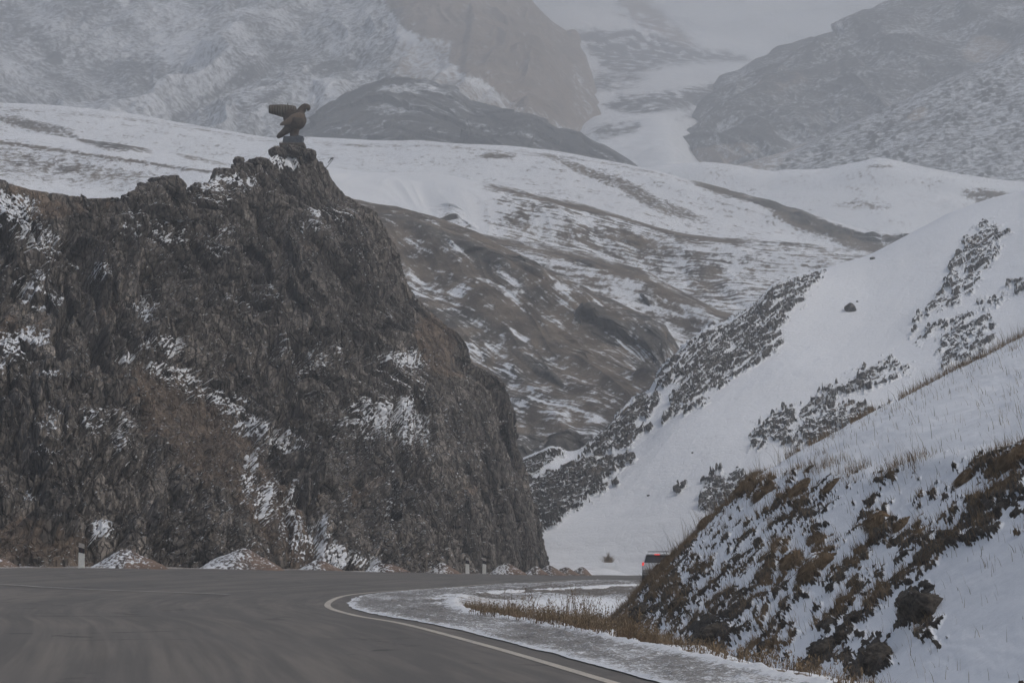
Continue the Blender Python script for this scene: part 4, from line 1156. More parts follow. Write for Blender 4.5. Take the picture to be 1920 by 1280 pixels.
# tall fine stalks along the crest
cr_pts = []
for j in range(0, nu, 2):
    x_ = PXg[0, j]
    dn = np.interp(x_, [1200, 1215, 1300, 1330, 1400, 1500, 1640, 1700, 1900, 1960], [0, .5, .8, 1.0, .4, .35, .45, .25, .6, .4])
    if 1200 < x_ < 1960 and RNG.random() < dn:
        for _ in range(2):
            cr_pts.append(BK_P[min(i_s[j] + RNG.integers(0, 12), nv - 1), j])
cr_pts = np.array(cr_pts)
g5_ = blades(cr_pts, RNG.uniform(.15, .75, len(cr_pts)) * np.where(cr_pts[:, 0] < 8, 1.0, .6), RNG.uniform(.006, .010, len(cr_pts)), lean_n(len(cr_pts), .22, -.25), 'grass_stalk', M_stalk)
tag(g5_, 'tall thin grass stalks along the crest of the embankment', 'grass', kind='stuff')


# ------------------------------------------------------------------ lumps: rocks, turf, gravel piles
def lump_mesh(name, rad, seed, mat, n=40, rough=.18, flat=1.0, fac=.35, attrs_fn=None, bottom=-.3, parent=None, stretch=(1, 1, 1)):
    """closed irregular stone / turf body, vertices relative to its base"""
    th_ = np.linspace(0.02, math.pi - .02, n); ph = np.linspace(0, 2 * math.pi, 2 * n + 1)
    TH, PH = np.meshgrid(th_, ph, indexing='ij')
    d = np.stack([np.sin(TH) * np.cos(PH), np.sin(TH) * np.sin(PH), np.cos(TH)], -1)
    s1 = seed * 3.7
    q = d * [stretch[0], stretch[1], stretch[2]]
    f = fbm(d[..., 0] * 1.3 + s1 + d[..., 2], d[..., 1] * 1.3 - s1 + d[..., 2] * .7, 3, seed)
    pts = np.random.default_rng(seed).normal(0, 1, (22, 3)); pts /= np.linalg.norm(pts, axis=1, keepdims=True)
    off_ = np.random.default_rng(seed + 1).uniform(.72, 1.0, 22)
    r = np.full(TH.shape, 1.2)
    for p_, o_ in zip(pts, off_):
        dt = d @ p_
        r = np.minimum(r, np.where(dt > .2, o_ / np.maximum(dt, .2), 1.2))
    r = (1 - fac) + fac * r + rough * f + rough * .5 * fbm(d[..., 0] * 5 + s1, d[..., 1] * 5 + d[..., 2] * 3, 3, seed + 2)
    V = q * r[..., None] * rad
    V[..., 2] = V[..., 2] * flat
    V[:, -1] = V[:, 0]
    nzv = d[..., 2]
    at = attrs_fn(V, nzv) if attrs_fn else {'snow': .1 + .75 * (nzv - .55) + .3 * f, 'brown': .1 + 0 * nzv}
    return mesh_np(name, V, grid_q(*TH.shape), mat, parent, attrs=at)


# boulders on the snow slope
for k_i, (x, y, r, fl, lab) in enumerate([
        (1595, 579, .68, .95, 'largest dark boulder alone on the smooth snow slope'),
        (1156, 905, .30, .9, 'small dark stone beside the lower left outcrop'),
        (1271, 917, .34, .7, 'dark stone low on the snow slope, lower of a close pair'),
        (1283, 908, .30, .7, 'dark stone low on the snow slope, upper of a close pair'),
        (1298, 846, .12, .8, 'tiny stone on bare snow left of the lower outcrop'),
        (1367, 712, .14, .8, 'tiny stone just under the long outcrop'),
        (1608, 563, .16, .6, 'flat little stone right above the largest boulder'),
        (1635, 483, .35, .6, 'low rock on the skyline of the snow slope'),
        (1215, 926, .16, .6, 'tiny flat stone above the car on the snow slope')]):
    c, _ = on_surface(SL_P, SL_px, SL_py, x, y)
    o = lump_mesh('boulder', r, 600 + k_i, M_slope, n=22, flat=fl, fac=.6, rough=.22)
    o.location = (c[0], c[1] - r * .2, c[2] + r * .15)
    tag(o, lab, 'boulder', 'boulders on the snow slope')

# rocks sticking out of the embankment
for k_i, (x, y, r, st, lab) in enumerate([
        (1735, 1150, .36, (.8, 1.4, 1.15), 'tall dark rock at lower right of the embankment'),
        (1640, 1235, .22, (1.3, 1.2, .8), 'dark rock near the bottom edge, right of the others at the toe'),
        (1325, 1190, .26, (1.2, 1.5, .9), 'dark rock low on the embankment near the verge'),
        (1540, 1215, .20, (1.4, 1.4, .7), 'flat dark rock at the toe below the middle turf'),
        (1430, 1210, .14, (1.4, 1.2, .7), 'small dark rock between two larger ones at the toe'),
        (1575, 1190, .09, (1.0, 1.0, .9), 'small round black stone at the toe of the embankment'),
        (1265, 1130, .16, (1.2, 1.2, .8), 'brown rock in the left part of the embankment'),
        (1195, 1150, .24, (1.1, 1.8, .9), 'jagged rock at the left foot of the embankment')]):
    c, _ = on_surface(BK_P, BK_px, BK_py, x, y)
    o = lump_mesh('rock', r, 640 + k_i, M_bank, n=34, fac=.75, rough=.2, stretch=st, attrs_fn=lambda V, z: {'snow': .0 + .8 * (z - .6), 'brown': 0 * z})
    o.location = (c[0] + r * .1, c[1] + r * .3, c[2] - r * .05)
    o.rotation_euler = (0, math.radians(-38), math.radians(20 * math.sin(k_i * 3)))
    tag(o, lab, 'rock', 'rocks in the embankment')

# loose rocks on the cliff top around the statue
for k_i, (x, y, D, r, st_, lab) in enumerate([
        (520, 288, 187.0, .60, (1.3, 1.2, .85), 'rock shoulder tucked under the left side of the statue base'),
        (582, 291, 189.5, .50, (1.0, 1.2, 1.1), 'rock shoulder under the right side of the statue base'),
        (548, 284, 187.6, .85, (1.45, 1.0, .6), 'broad rock ledge directly beneath the statue base'),
        (556, 322, 190.5, 1.75, (1.05, .9, 1.05), 'large crag forming the top of the peak below the statue'),
        (590, 352, 192.0, 1.5, (1.0, .9, 1.2), 'right hand crag of the peak under the leaning bracket'),
        (447, 303, 179.0, .42, (1.0, 1.0, 1.0), 'pointed rock leftmost in the row on the cliff top'),
        (484, 306, 182.0, .62, (1.4, 1.1, .75), 'wide flat topped rock in the row left of the statue'),
        (462, 312, 181.0, .40, (1.2, 1.1, .8), 'small rock between the pointed and the flat topped one'),
        (505, 318, 184.0, .40, (.9, 1.0, 1.1), 'brownish rock below the flat topped one'),
        (420, 324, 176.5, .50, (1.5, 1.1, .7), 'low dark rock where the snowy cliff top begins'),
        (312, 352, 164.5, 1.0, (1.4, 1.1, .85), 'large dark crag on the cliff rim left of the snow patch')]):
    o = lump_mesh('rock', r, 760 + k_i, M_cliff, n=36, fac=.8, rough=.25, stretch=st_, attrs_fn=lambda V, z: {'snow': .0 + .9 * (z - .75), 'brown': .2 + 0 * z, 'tone': 0 * z})
    p_ = up(x, y, D); o.location = (float(p_[0]), float(p_[1]), float(p_[2]))
    tag(o, lab, 'rock', 'rocks on the cliff top')

# overhanging turf clumps: matted body with hanging blades
turf = [(1430, 925, .34, (.75, 1.4, .95), 'brown turf clump hanging highest on the bank, leftmost under the brow'),
        (1500, 912, .36, (1.2, 1.6, .75), 'long brown turf clump overhanging just below the brow'),
        (1560, 908, .24, (1.2, 1.2, .8), 'smaller turf clump at the right end of the upper overhang'),
        (1480, 1045, .25, (1.0, 1.4, .8), 'left part of the wide turf overhang in mid bank'),
        (1530, 1055, .36, (1.3, 1.5, .8), 'largest dark brown turf overhang in the middle of the bank'),
        (1640, 975, .22, (1.1, 1.3, .9), 'turf clump right above the mid bank overhang'),
        (1690, 985, .20, (1.0, 1.2, 1.0), 'small dark turf clump between snow tongues'),
        (1815, 890, .26, (1.25, 1.5, .8), 'dark turf clump on the brow near the right edge'),
        (1905, 850, .30, (1.2, 1.6, .9), 'dark turf clump cut by the right edge of the view'),
        (1385, 900, .22, (1.2, 1.2, .6), 'tan turf lip at the left end of the brow'),
        (1325, 975, .26, (1.0, 1.4, .8), 'shaggy tan grass clump on the crest above the car'),
        (1240, 1060, .24, (1.1, 1.4, .7), 'brown turf lump on the crest just right of the car')]
for k_i, (x, y, r, st, lab) in enumerate(turf):
    c, ii = on_surface(BK_P, BK_px, BK_py, x, y)
    root = empty('turf_clump', (c[0] + r * .35, c[1] + r * .2, c[2] - r * .32))
    tag(root, lab, 'turf clump', 'turf clumps overhanging on the bank')
    b = lump_mesh('soil', r, 700 + k_i, M_bank, n=26, fac=.2, rough=.35, stretch=st, parent=root,
                  attrs_fn=lambda V, z: {'snow': .15 + .9 * (z - .55), 'brown': .75 + 0 * z})
    b.rotation_euler = (0, math.radians(-36), 0)
    n = int(5200 * r / .3)
    d = RNG.normal(0, 1, (n, 3)); d /= np.linalg.norm(d, axis=1, keepdims=True)
    d[:, 1] = -np.abs(d[:, 1]); d = d[(d[:, 0] < .5)]
    n = len(d)
    rt = d * r * .86 * st
    a = math.radians(-36)
    rt = np.stack([rt[:, 0] * math.cos(a) + rt[:, 2] * math.sin(a), rt[:, 1], -rt[:, 0] * math.sin(a) + rt[:, 2] * math.cos(a)], -1)
    blades(rt, RNG.uniform(.06, .22, n) * (r / .3) ** .5, RNG.uniform(.005, .011, n), np.stack([d[:, 0] * .7 - .35, d[:, 1] * .6, ], -1), 'grass', M_dry, parent=root, drape=.75)

# gravel piles along the far road edge
M_pile = terrain_mat('pile_gravel', 6, (.075, .062, .055), (.20, .17, .15), (.12, .082, .062), (.21, .15, .115), bumpd=0.06, bstr=.9, namp=3.0, soft=.12)
piles = [(-60, 35, -12, 1038, 1064, 107.5, 'reddish gravel pile cut off by the left edge of the view'),
         (163, 310, 228, 1023, 1064, 111.5, 'broad snow dusted gravel pile beside the first marker post'),
         (362, 526, 450, 1021, 1066, 120.5, 'widest gravel pile, snowy left and red brown right'),
         (555, 640, 594, 1046, 1068, 130, 'low snowy gravel mound under the snow gully'),
         (682, 768, 714, 1053, 1071, 139, 'small flat gravel mound right of the snow gully'),
         (800, 862, 829, 1051, 1073, 154, 'small gravel pile just left of the two marker posts'),
         (916, 988, 947, 1051, 1075, 172, 'gravel pile just right of the two marker posts'),
         (980, 1030, 1006, 1058, 1076, 181, 'low gravel pile at the very foot of the cliff nose'),
         (1005, 1062, 1028, 1056, 1076, 187, 'second gravel pile of the row past the cliff nose'),
         (1036, 1088, 1060, 1060, 1076, 192, 'third gravel pile of the row past the cliff nose'),
         (1066, 1110, 1092, 1059, 1077, 197, 'last rounded gravel pile at the right end of the row')]
for k_i, (x0, x1, xp, yp, yb, D, lab) in enumerate(piles):
    Wd = (x1 - x0) / F * D / 2; Hh = (yb - yp) / F * D
    cx = (x0 + x1) / 2; skew = ((xp - cx) / F * D)
    n = 90
    r_ = np.linspace(0, 1.12, n)[:, None]; a = np.linspace(0, 2 * np.pi, 2 * n)[None]
    X = r_ * np.cos(a) * Wd; Y = r_ * np.sin(a) * Wd * .8
    rr = r_ + .10 * fbm(np.cos(a) * 1.4 + k_i, np.sin(a) * 1.4, 3, 800 + k_i) * r_
    Z = Hh * np.clip(1 - rr, -.1, 1) ** (1.0 if Hh > .6 else .85)
    Z = Z * (1 - .12 * np.exp(-(r_ / .12) ** 2)) + .05 * fbm(X * 3 + k_i * 9, Y * 3, 4, 820 + k_i) * (1 - r_ * .5) + .10 * Hh * fbm(X * .9 + k_i * 5, Y * .9, 2, 830)
    X = X + skew * np.clip(1 - r_, 0, 1)
    V = np.stack([X, Y, Z], -1); V[:, -1] = V[:, 0]
    o_n = normals(V)
    sn = .38 - .35 * (X - skew * .5) / Wd + .18 * fbm(X * 2 + k_i, Y * 2, 3, 840) - .10 * (k_i > 6) + .06
    zb = CZ + (YH - yb) / F * D
    o = mesh_np('gravel_pile', V, grid_q(n, 2 * n)[:, ::-1], M_pile, attrs={'snow': sn, 'brown': .25 + .7 * np.clip((X - skew) / Wd + .2, 0, 1) + 0 * Z})
    o.location = ((cx - 960) / F * (D), D + Wd * .55, zb - .03)
    tag(o, lab, 'gravel pile', 'gravel piles along the far road edge')


# ------------------------------------------------------------------ small mesh builder
import bmesh


class MB:
    def __init__(s): s.bm = bmesh.new()

    def box(s, c, size, rot=(0, 0, 0), taper=(1, 1), bevel=0.0):
        from mathutils import Euler, Vector
        e = Euler(rot)
        vs = []
        for dz_ in (-.5, .5):
            for dx, dy in ((-.5, -.5), (.5, -.5), (.5, .5), (-.5, .5)):
                t = taper if dz_ > 0 else (1, 1)
                p = Vector((dx * size[0] * t[0], dy * size[1] * t[1], dz_ * size[2])); p.rotate(e)
                vs.append(s.bm.verts.new(p + Vector(c)))
        f = [s.bm.faces.new([vs[i] for i in q]) for q in ((3, 2, 1, 0), (4, 5, 6, 7), (0, 1, 5, 4), (1, 2, 6, 5), (2, 3, 7, 6), (3, 0, 4, 7))]
        if bevel:
            es = list({e_ for q in f for e_ in q.edges})
            bmesh.ops.bevel(s.bm, geom=es, offset=bevel, segments=2, affect='EDGES', profile=.5)
        return s

    def loft(s, secs, caps=True):
        """secs: list of closed loops with the same number of points"""
        rings = [[s.bm.verts.new(p) for p in r] for r in secs]
        n = len(rings[0])
        for a, b in zip(rings[:-1], rings[1:]):
            for i in range(n):
                s.bm.faces.new((a[i], a[(i + 1) % n], b[(i + 1) % n], b[i]))
        if caps:
            s.bm.faces.new(rings[0][::-1]); s.bm.faces.new(rings[-1])
        return s

    def tube(s, path, radii, n=16, ry=1.0, jag=0.0):
        """round tube along a path in the XZ plane; radii in the plane, ry scales the depth (Y)"""
        P_ = np.array(path, float); T_ = np.gradient(P_, axis=0); T_ /= np.linalg.norm(T_, axis=1, keepdims=True)
        secs = []
        ryl = ry if hasattr(ry, '__len__') else [ry] * len(P_)
        for p, t, r, q in zip(P_, T_, radii, ryl):
            nrm = np.array([-t[2], 0, t[0]]); bi = np.array([0, 1, 0]); a = np.linspace(0, 2 * np.pi, n, endpoint=False)
            secs.append([tuple(p + nrm * math.cos(x_) * r + bi * math.sin(x_) * r * q) for x_ in a])
        return s.loft(secs)

    def cyl(s, c, r, h, axis='Z', n=20, r2=None):
        r2 = r if r2 is None else r2
        secs = []
        for z, rr in ((-h / 2, r), (h / 2, r2)):
            ring = []
            for i in range(n):
                a = 2 * math.pi * i / n
                p = (rr * math.cos(a), rr * math.sin(a), z)
                if axis == 'X': p = (z, p[0], p[1])
                if axis == 'Y': p = (p[0], z, p[1])
                ring.append((c[0] + p[0], c[1] + p[1], c[2] + p[2]))
            secs.append(ring)
        return s.loft(secs)

    def build(s, name, mat, parent=None, smooth=False, sub=0):
        bmesh.ops.recalc_face_normals(s.bm, faces=s.bm.faces)
        me = bpy.data.meshes.new(name); s.bm.to_mesh(me); s.bm.free()
        if smooth: me.polygons.foreach_set('use_smooth', [True] * len(me.polygons))
        me.materials.append(mat)
        o = bpy.data.objects.new(name, me); COL.objects.link(o)
        if parent: o.parent = parent
        if sub:
            m_ = o.modifiers.new('sub', 'SUBSURF'); m_.levels = sub; m_.render_levels = sub
        return o


# ------------------------------------------------------------------ marker posts
M_post = flat_mat('post_white', (.74, .74, .70), .6, var=.08, sc=14)
M_postd = flat_mat('post_dirty_top', (.40, .37, .34), .8, var=.25, sc=20)
M_black = flat_mat('band_black', (.012, .012, .015), .5, var=.2)
M_refl = flat_mat('reflector_red', (.06, .015, .015), .3, var=.1)


def post(x, y, D, lab, hgt=1.0, lean_=0.0):
    zb = CZ + (YH - y) / F * D
    root = empty('marker_post', ((x - 960) / F * D, D, zb)); root.rotation_euler = (0, lean_, 0)
    tag(root, lab, 'marker post', 'marker posts along the far road edge')
    wd, dp = .27 * hgt, .09
    sl = .10                       # slope of the band across the width

    def section(z0l, z0r, z1l, z1r, name, mat, grow_=0.0):
        b = MB(); vs = []
        for zl, zr in ((z0l, z0r), (z1l, z1r)):
            w1_ = wd / 2 * (1 - .10 * zl) + grow_; d_ = dp / 2 + grow_
            vs.append([(-w1_, -d_, zl), (w1_, -d_, zr), (w1_, d_ * .7, zr), (-w1_, d_ * .7, zl)])
        b.loft(vs); b.build(name, mat, root)
    section(-.15, -.15, .62 * hgt, .56 * hgt, 'shaft', M_post)
    section(.62 * hgt, .56 * hgt, .86 * hgt, .78 * hgt, 'band', M_black, .003)
    section(.86 * hgt, .78 * hgt, 1.05 * hgt, .98 * hgt, 'cap', M_postd)
    MB().box((.01, -dp / 2 - .008, .70 * hgt), (.05, .012, .13)).build('reflector', M_refl, root)


post(153, 1061, 107.5, 'leftmost marker post with a black slanted band beside the broad gravel pile')
post(876.5, 1072.5, 167, 'left one of the two marker posts standing close together')
post(908, 1072.5, 170, 'right one of the two marker posts standing close together', lean_=.02)

# ------------------------------------------------------------------ the car
M_body = flat_mat('car_paint', (.78, .80, .82), .35, .4, var=.05, sc=2)
M_dirt = flat_mat('car_lower_dirt', (.20, .19, .175), .7, .3, var=.2, sc=6)
M_glass = flat_mat('car_glass', (.02, .024, .028), .12, .5, var=.1)
M_plast = flat_mat('car_black_plastic', (.02, .02, .022), .5, .3, var=.1)
M_tyre = flat_mat('tyre_rubber', (.02, .02, .02), .9, .1, var=.2)
M_rim = flat_mat('wheel_rim', (.35, .35, .36), .35, .5, metal=.7)
M_tail = glow_mat('tail_light_lit', (1.0, .05, .04), 0.9)
M_taild = flat_mat('tail_light_lens', (.30, .02, .02), .2, .5)
M_plate = flat_mat('number_plate', (.6, .6, .58), .5, .3, var=.05)
M_chrome = flat_mat('roof_rail_metal', (.22, .23, .24), .4, .5, metal=.5)

DC = 156.0
car = empty('car', ((1231 - 960) / F * DC, DC, float(base_z(np.array([9.3]), np.array([156.]))[0]) + .02), math.radians(-9))
tag(car, 'silver grey off road car with lit brake lights driving away behind the bank', 'car')


def car_sec(y, hw, zs):
    """half profile of a cross section at y: list of (x factor, z)"""
    L = [(-hw * a, y, z) for a, z in zs]; R_ = [(hw * a, y, z) for a, z in reversed(zs)]
    return L + R_


lowp = [(.90, .34), (.98, .48), (1.0, .80), (.99, 1.02), (.965, 1.12)]
b = MB()
b.loft([car_sec(0.00, .90, [(.86, .42), (.94, .52), (.97, .80), (.96, 1.00), (.92, 1.08)]), car_sec(.08, .945, lowp), car_sec(.9, .955, lowp), car_sec(3.2, .955, lowp), car_sec(3.9, .94, [(.90, .34), (.98, .48), (1.0, .78), (.98, .96), (.92, 1.02)]),
        car_sec(4.55, .90, [(.90, .36), (.96, .50), (.97, .72), (.92, .88), (.82, .93)]), car_sec(4.72, .80, [(.88, .42), (.94, .52), (.94, .70), (.88, .80), (.78, .84)])])
b.build('body', M_body, car, smooth=False)
b = MB()   # greenhouse
gh = lambda y0, y1, y2, y3, hw, hwt, z0, z1: [[(-hw, y0, z0), (hw, y0, z0), (hw, y3, z0), (-hw, y3, z0)], [(-(hw + hwt) / 2 - .02, (y0 * .45 + y1 * .55), (z0 + z1) / 2), ((hw + hwt) / 2 + .02, (y0 * .45 + y1 * .55), (z0 + z1) / 2), ((hw + hwt) / 2 + .02, (y3 + y2) / 2, (z0 + z1) / 2), (-(hw + hwt) / 2 - .02, (y3 + y2) / 2, (z0 + z1) / 2)], [(-hwt, y1, z1), (hwt, y1, z1), (hwt, y2, z1), (-hwt, y2, z1)]]
b.loft(gh(.05, .34, 2.75, 3.55, .885, .72, 1.08, 1.70)); b.build('cabin', M_body, car)
MB().box((0, 1.55, 1.735), (1.36, 2.35, .07), bevel=.03).build('roof', M_body, car)
# rear window, slanted, with the dark surround
b = MB(); b.loft([[(-.80, .035, 1.14), (.80, .035, 1.14), (.80, .075, 1.14), (-.80, .075, 1.14)], [(-.69, .275, 1.62), (.69, .275, 1.62), (.69, .315, 1.62), (-.69, .315, 1.62)]])
rw = b.build('rear_window', M_glass, car)
MB().box((.05, .06, 1.20), (.45, .02, .025), (0, .1, 0)).build('wiper', M_plast, rw)
for s_ in (-1, 1):
    b = MB(); b.loft([[(s_ * .895, .35, 1.13), (s_ * .895, 3.25, 1.13), (s_ * .86, 3.25, 1.13), (s_ * .86, .35, 1.13)], [(s_ * .765, .55, 1.60), (s_ * .765, 2.75, 1.60), (s_ * .74, 2.75, 1.60), (s_ * .74, .55, 1.60)]])
    b.build('side_window', M_glass, car)
    MB().box((s_ * 1.02, 3.05, 1.20), (.20, .12, .17), bevel=.03).build('mirror', M_plast, car)
    # lights
    MB().box((s_ * .875, .0, 1.06), (.11, .10, .20), (0, s_ * -.08, 0), bevel=.02).build('tail_light', M_tail, car)
    MB().box((s_ * .62, 1.5, 1.83), (.035, 1.9, .035), bevel=.01).build('roof_rail', M_chrome, car)
    for y in (.82, 3.72):
        wl = MB().cyl((s_ * .86, y, .34), .36, .24, 'X', 28).build('wheel', M_tyre, car)
        MB().cyl((s_ * .975, y, .34), .21, .02, 'X', 20).build('rim', M_rim, wl)
MB().box((0, .62, 1.845), (1.24, .05, .06), bevel=.01).build('roof_rail', M_chrome, car)
MB().box((0, 2.2, 1.845), (1.24, .05, .06), bevel=.01).build('roof_rail', M_chrome, car)
MB().box((.0, .235, 1.685), (1.30, .30, .05), (-.05, 0, 0), bevel=.015).build('spoiler', M_body, car)
MB().box((.03, .075, 1.665), (.34, .03, .055)).build('stop_light', M_tail, car)
MB().box((0, -.06, .56), (1.80, .20, .26), bevel=.05).build('bumper', M_dirt, car)
MB().box((0, -.015, .88), (.52, .02, .12)).build('number_plate', M_plate, car)
MB().box((0, .02, .74), (1.50, .05, .03)).build('tailgate_seam', M_plast, car)

# ------------------------------------------------------------------ bush beyond the road
zb_ = CZ + (YH - 1052) / F * 222
root = empty('bush', ((1141 - 960) / F * 222, 222, zb_ - .1))
tag(root, 'small leafless bush standing alone beyond the far road edge', 'bush')
n = 420
R_ = RNG.normal(0, .16, (n, 3)) * [1, 1, 0]
blades(R_, RNG.uniform(.25, .75, n), RNG.uniform(.015, .03, n), np.stack([R_[:, 0] * 2.6 + RNG.normal(0, .25, n), RNG.normal(0, .4, n)], -1), 'twigs', M_dry, parent=root)
n = 60
R_ = RNG.normal(0, .06, (n, 3)) * [1, 1, 0]
blades(R_, RNG.uniform(.6, 1.1, n), RNG.uniform(.02, .035, n), lean_n(n, .12, .0), 'stem', M_stalk, parent=root)

# ------------------------------------------------------------------ statue of an eagle on the cliff top
DS = 189.0
M_bronze = NT('weathered_concrete')
v = M_bronze.coord()
f1 = M_bronze.noise(v, 2.2, 5, 0.7); f2 = M_bronze.noise(v, 9, 4, 0.7)
M_bronze.put(M_bronze.b.inputs['Base Color'], M_bronze.mix(M_bronze.ramp(f1, .35, .65), (.055, .044, .036), (.115, .092, .074)))
M_bronze.bump(f2, .8, .04)
M_bronze = M_bronze.m
M_wing = NT('weathered_feathers')
v = M_wing.coord()
wv = M_wing.new('ShaderNodeTexWave', wave_type='BANDS', bands_direction='X')
M_wing.l.new(v, wv.inputs[0]); wv.inputs['Scale'].default_value = 1.5; wv.inputs['Distortion'].default_value = 2.0; wv.inputs['Detail'].default_value = 3
f1 = M_wing.noise(v, 3, 4, .6)
M_wing.put(M_wing.b.inputs['Base Color'], M_wing.mix(M_wing.math('MULTIPLY', M_wing.ramp(wv.outputs['Fac'], .3, .7), M_wing.ramp(f1, .3, .7)), (.085, .074, .058), (.165, .148, .118)))
M_wing.bump(wv.outputs['Fac'], .6, .05)
M_wing = M_wing.m
M_tan = flat_mat('worn_wing_edge', (.17, .132, .102), .9, .1, var=.2, sc=3)
M_ped = flat_mat('pedestal_blue_grey', (.075, .085, .100), .8, .2, var=.3, sc=3, bump=.02)
M_base = flat_mat('base_concrete', (.115, .10, .085), .9, .1, var=.3, sc=4, bump=.03)
q_ = 7.385
ZPX = F / DS * q_            # zoom pixels per metre
sxp, syp = 440 + 810 / q_, 150 + 915 / q_
bx_, bz_ = (sxp - 960) / F * DS, CZ + (YH - syp) / F * DS


def sp(zx, zy): return ((zx - 810) / ZPX, (915 - zy) / ZPX)


def spath(lst):
    P_ = [(sp(a, b)[0], c, sp(a, b)[1]) for a, b, c, *_ in lst]
    return P_


def smooth_path(lst, n=40, fat=1.18):
    A = np.array([[*sp(a, b), c, r / ZPX, q] for a, b, c, r, q in lst])
    A = cr_matrix(len(A), np.linspace(0, len(A) - 1, n)) @ A; A[:, 3] *= fat
    return [(a[0], a[2], a[1]) for a in A], np.maximum(A[:, 3], .01), np.maximum(A[:, 4], .1)


st = empty('eagle_statue', (bx_, DS, bz_))
tag(st, 'weathered eagle statue with one raised wing on a blue grey pedestal at the cliff top', 'statue')
# body: tail, trunk, chest, neck, head, hooked beak in one surface
pth, rad, ry_ = smooth_path([(588, 798, 0, 14, 1.6), (622, 772, 0, 30, 1.5), (690, 718, 0, 40, 1.3), (765, 655, 0, 62, 1.1), (845, 590, 0, 100, 1.05), (890, 545, 0, 96, 1.0), (905, 490, 0, 66, 1.0), (915, 440, 0, 50, 1.0),
                             (945, 400, 0, 46, .95), (975, 378, 0, 44, .9), (1005, 380, 0, 38, .8), (1018, 395, 0, 30, .7), (1016, 412, 0, 18, .6), (1004, 424, 0, 6, .5)], 60)
MB().tube(pth, rad, 22, ry_).build('body', M_bronze, st, smooth=True)
# near folded wing, swept back
pth, rad, ry_ = smooth_path([(965, 530, -.42, 20, .5), (930, 520, -.46, 40, .45), (870, 525, -.50, 46, .4), (800, 560, -.52, 42, .35), (730, 600, -.50, 32, .35), (672, 622, -.46, 22, .35), (636, 634, -.42, 9, .4)], 40)
MB().tube(pth, rad, 16, ry_).build('wing', M_tan, st, smooth=True)
pth, rad, ry_ = smooth_path([(960, 560, -.34, 18, .6), (900, 585, -.40, 44, .5), (820, 605, -.42, 44, .4), (750, 625, -.40, 26, .4), (690, 640, -.36, 8, .4)], 30)
MB().tube(pth, rad, 16, ry_).build('wing_feathers', M_bronze, st, smooth=True)
# raised far wing
pth, rad, ry_ = smooth_path([(468, 392, .35, 26, 1.2), (480, 393, .35, 50, 1.0), (560, 402, .35, 60, .8), (650, 415, .35, 74, .7), (730, 424, .35, 76, .7), (800, 425, .35, 70, .7), (850, 420, .35, 58, .7), (864, 416, .35, 36, .7)], 40)
rw_ = MB().tube(pth, rad, 20, ry_).build('raised_wing', M_wing, st, smooth=True)
pth, rad, ry_ = smooth_path([(775, 400, .3, 80, .6), (765, 470, .3, 92, .6), (752, 520, .25, 76, .6), (750, 570, .2, 62, .6), (770, 640, .15, 60, .7)], 30)
MB().tube(pth, rad, 18, ry_).build('wing_root', M_bronze, st, smooth=True)
a, b_ = sp(728, 335)
MB().cyl((a, .3, b_), 7 / ZPX, 50 / ZPX, 'Z', 8, 4 / ZPX).build('rod', M_black, st)
# legs
pth, rad, ry_ = smooth_path([(832, 640, 0, 70, .9), (828, 700, 0, 58, .9), (825, 760, 0, 52, .9), (830, 800, 0, 62, 1.0), (835, 825, 0, 60, 1.1)], 24)
MB().tube(pth, rad, 18, ry_).build('leg', M_bronze, st, smooth=True)
# rock foot, pedestal, slab
x0, z0 = sp(812, 850)
MB().box((x0, 0, z0), (290 / ZPX, 1.5, 110 / ZPX), taper=(.86, .86), bevel=.06).build('pedestal', M_ped, st)
x1, z1 = sp(905, 815)
MB().box((x1, -.1, z1), (100 / ZPX, 1.1, 60 / ZPX), (0, .25, 0), bevel=.05).build('pedestal_step', M_ped, st)
x0, z0 = sp(805, 918)
MB().box((x0, 0, z0), (345 / ZPX, 1.9, 50 / ZPX), bevel=.04).build('base_slab', M_base, st)

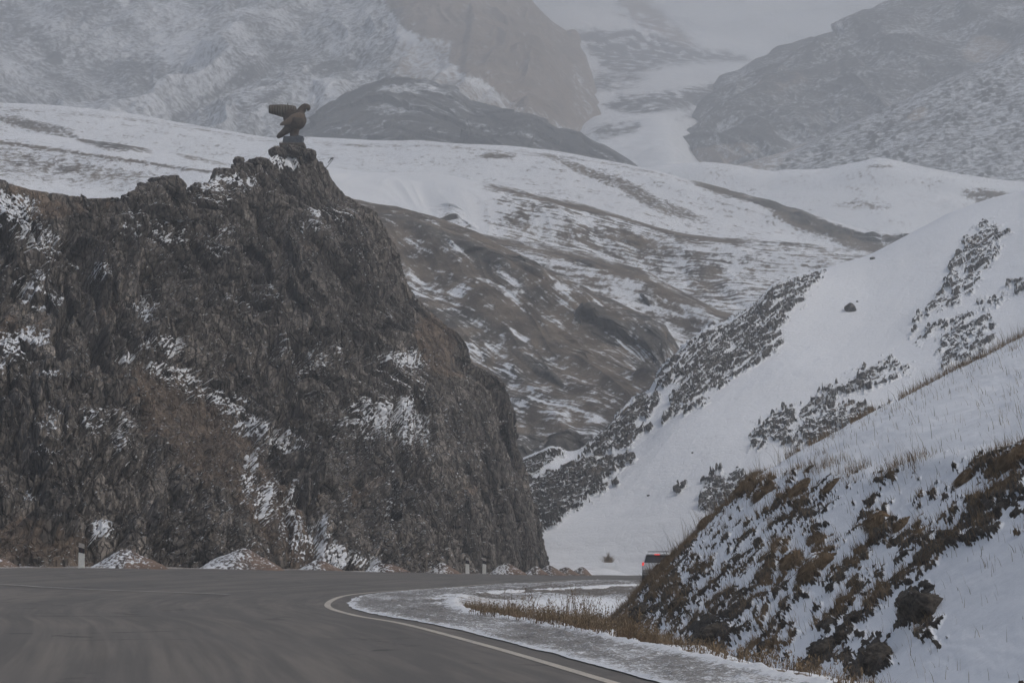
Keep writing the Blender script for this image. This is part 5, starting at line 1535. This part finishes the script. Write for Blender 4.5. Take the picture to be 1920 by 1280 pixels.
# leaning sign-like bracket at the cliff edge
lx, lz = (611 - 960) / F * 191, CZ + (YH - 318) / F * 191
rt = empty('leaning_bracket', (lx, 191, lz))
tag(rt, 'small dark metal bracket leaning out right of the statue', 'bracket')
an = math.radians(48)
MB().box((.24, 0, .40), (.035, .035, 1.05), (0, math.radians(38), 0)).build('pole', M_black, rt)
MB().box((.30, 0, .68), (.055, .05, .42), (0, math.radians(40), 0)).build('arm', M_black, rt)
MB().box((.48, 0, .88), (.26, .05, .10), (0, math.radians(-12), 0)).build('head_plate', M_black, rt)

# ------------------------------------------------------------------ air
hz = NT('haze_air')
hz.t.nodes.remove(hz.b)
pv = hz.new('ShaderNodeVolumePrincipled')
pv.inputs['Color'].default_value = (.87, .93, 1.0, 1)
pv.inputs['Density'].default_value = .00082
pv.inputs['Anisotropy'].default_value = 0.1
hz.l.new(pv.outputs[0], hz.n['Material Output'].inputs['Volume'])
bpy.context.view_layer.update()
zt = 20.0; zl = 0.0
for o in bpy.data.objects:
    if o.type == 'MESH' and len(o.data.vertices) > 1000:
        a = np.empty(len(o.data.vertices) * 3, np.float32); o.data.vertices.foreach_get('co', a)
        if o.parent is None and o.location.length < 1e-6:
            zt = max(zt, float(a[2::3].max())); zl = min(zl, float(a[2::3].min()))
print('Z range', zl, zt)
zl -= 1.0; zt += 5.0
me = bpy.data.meshes.new('haze')
X0, X1, Y0, Y1 = -3010, 3010, -262, 4300
me.from_pydata([(X0, Y0, zl), (X1, Y0, zl), (X1, Y1, zl), (X0, Y1, zl), (X0, Y0, zt), (X1, Y0, zt), (X1, Y1, zt), (X0, Y1, zt)], [],
               [(3, 2, 1, 0), (4, 5, 6, 7), (0, 1, 5, 4), (1, 2, 6, 5), (2, 3, 7, 6), (3, 0, 4, 7)])
ho = bpy.data.objects.new('haze', me); COL.objects.link(ho); me.materials.append(hz.m)
tag(ho, 'pale winter haze filling the valley', 'haze', kind='stuff')
for c_, v_ in (('volume_step_rate', 1),):
    pass
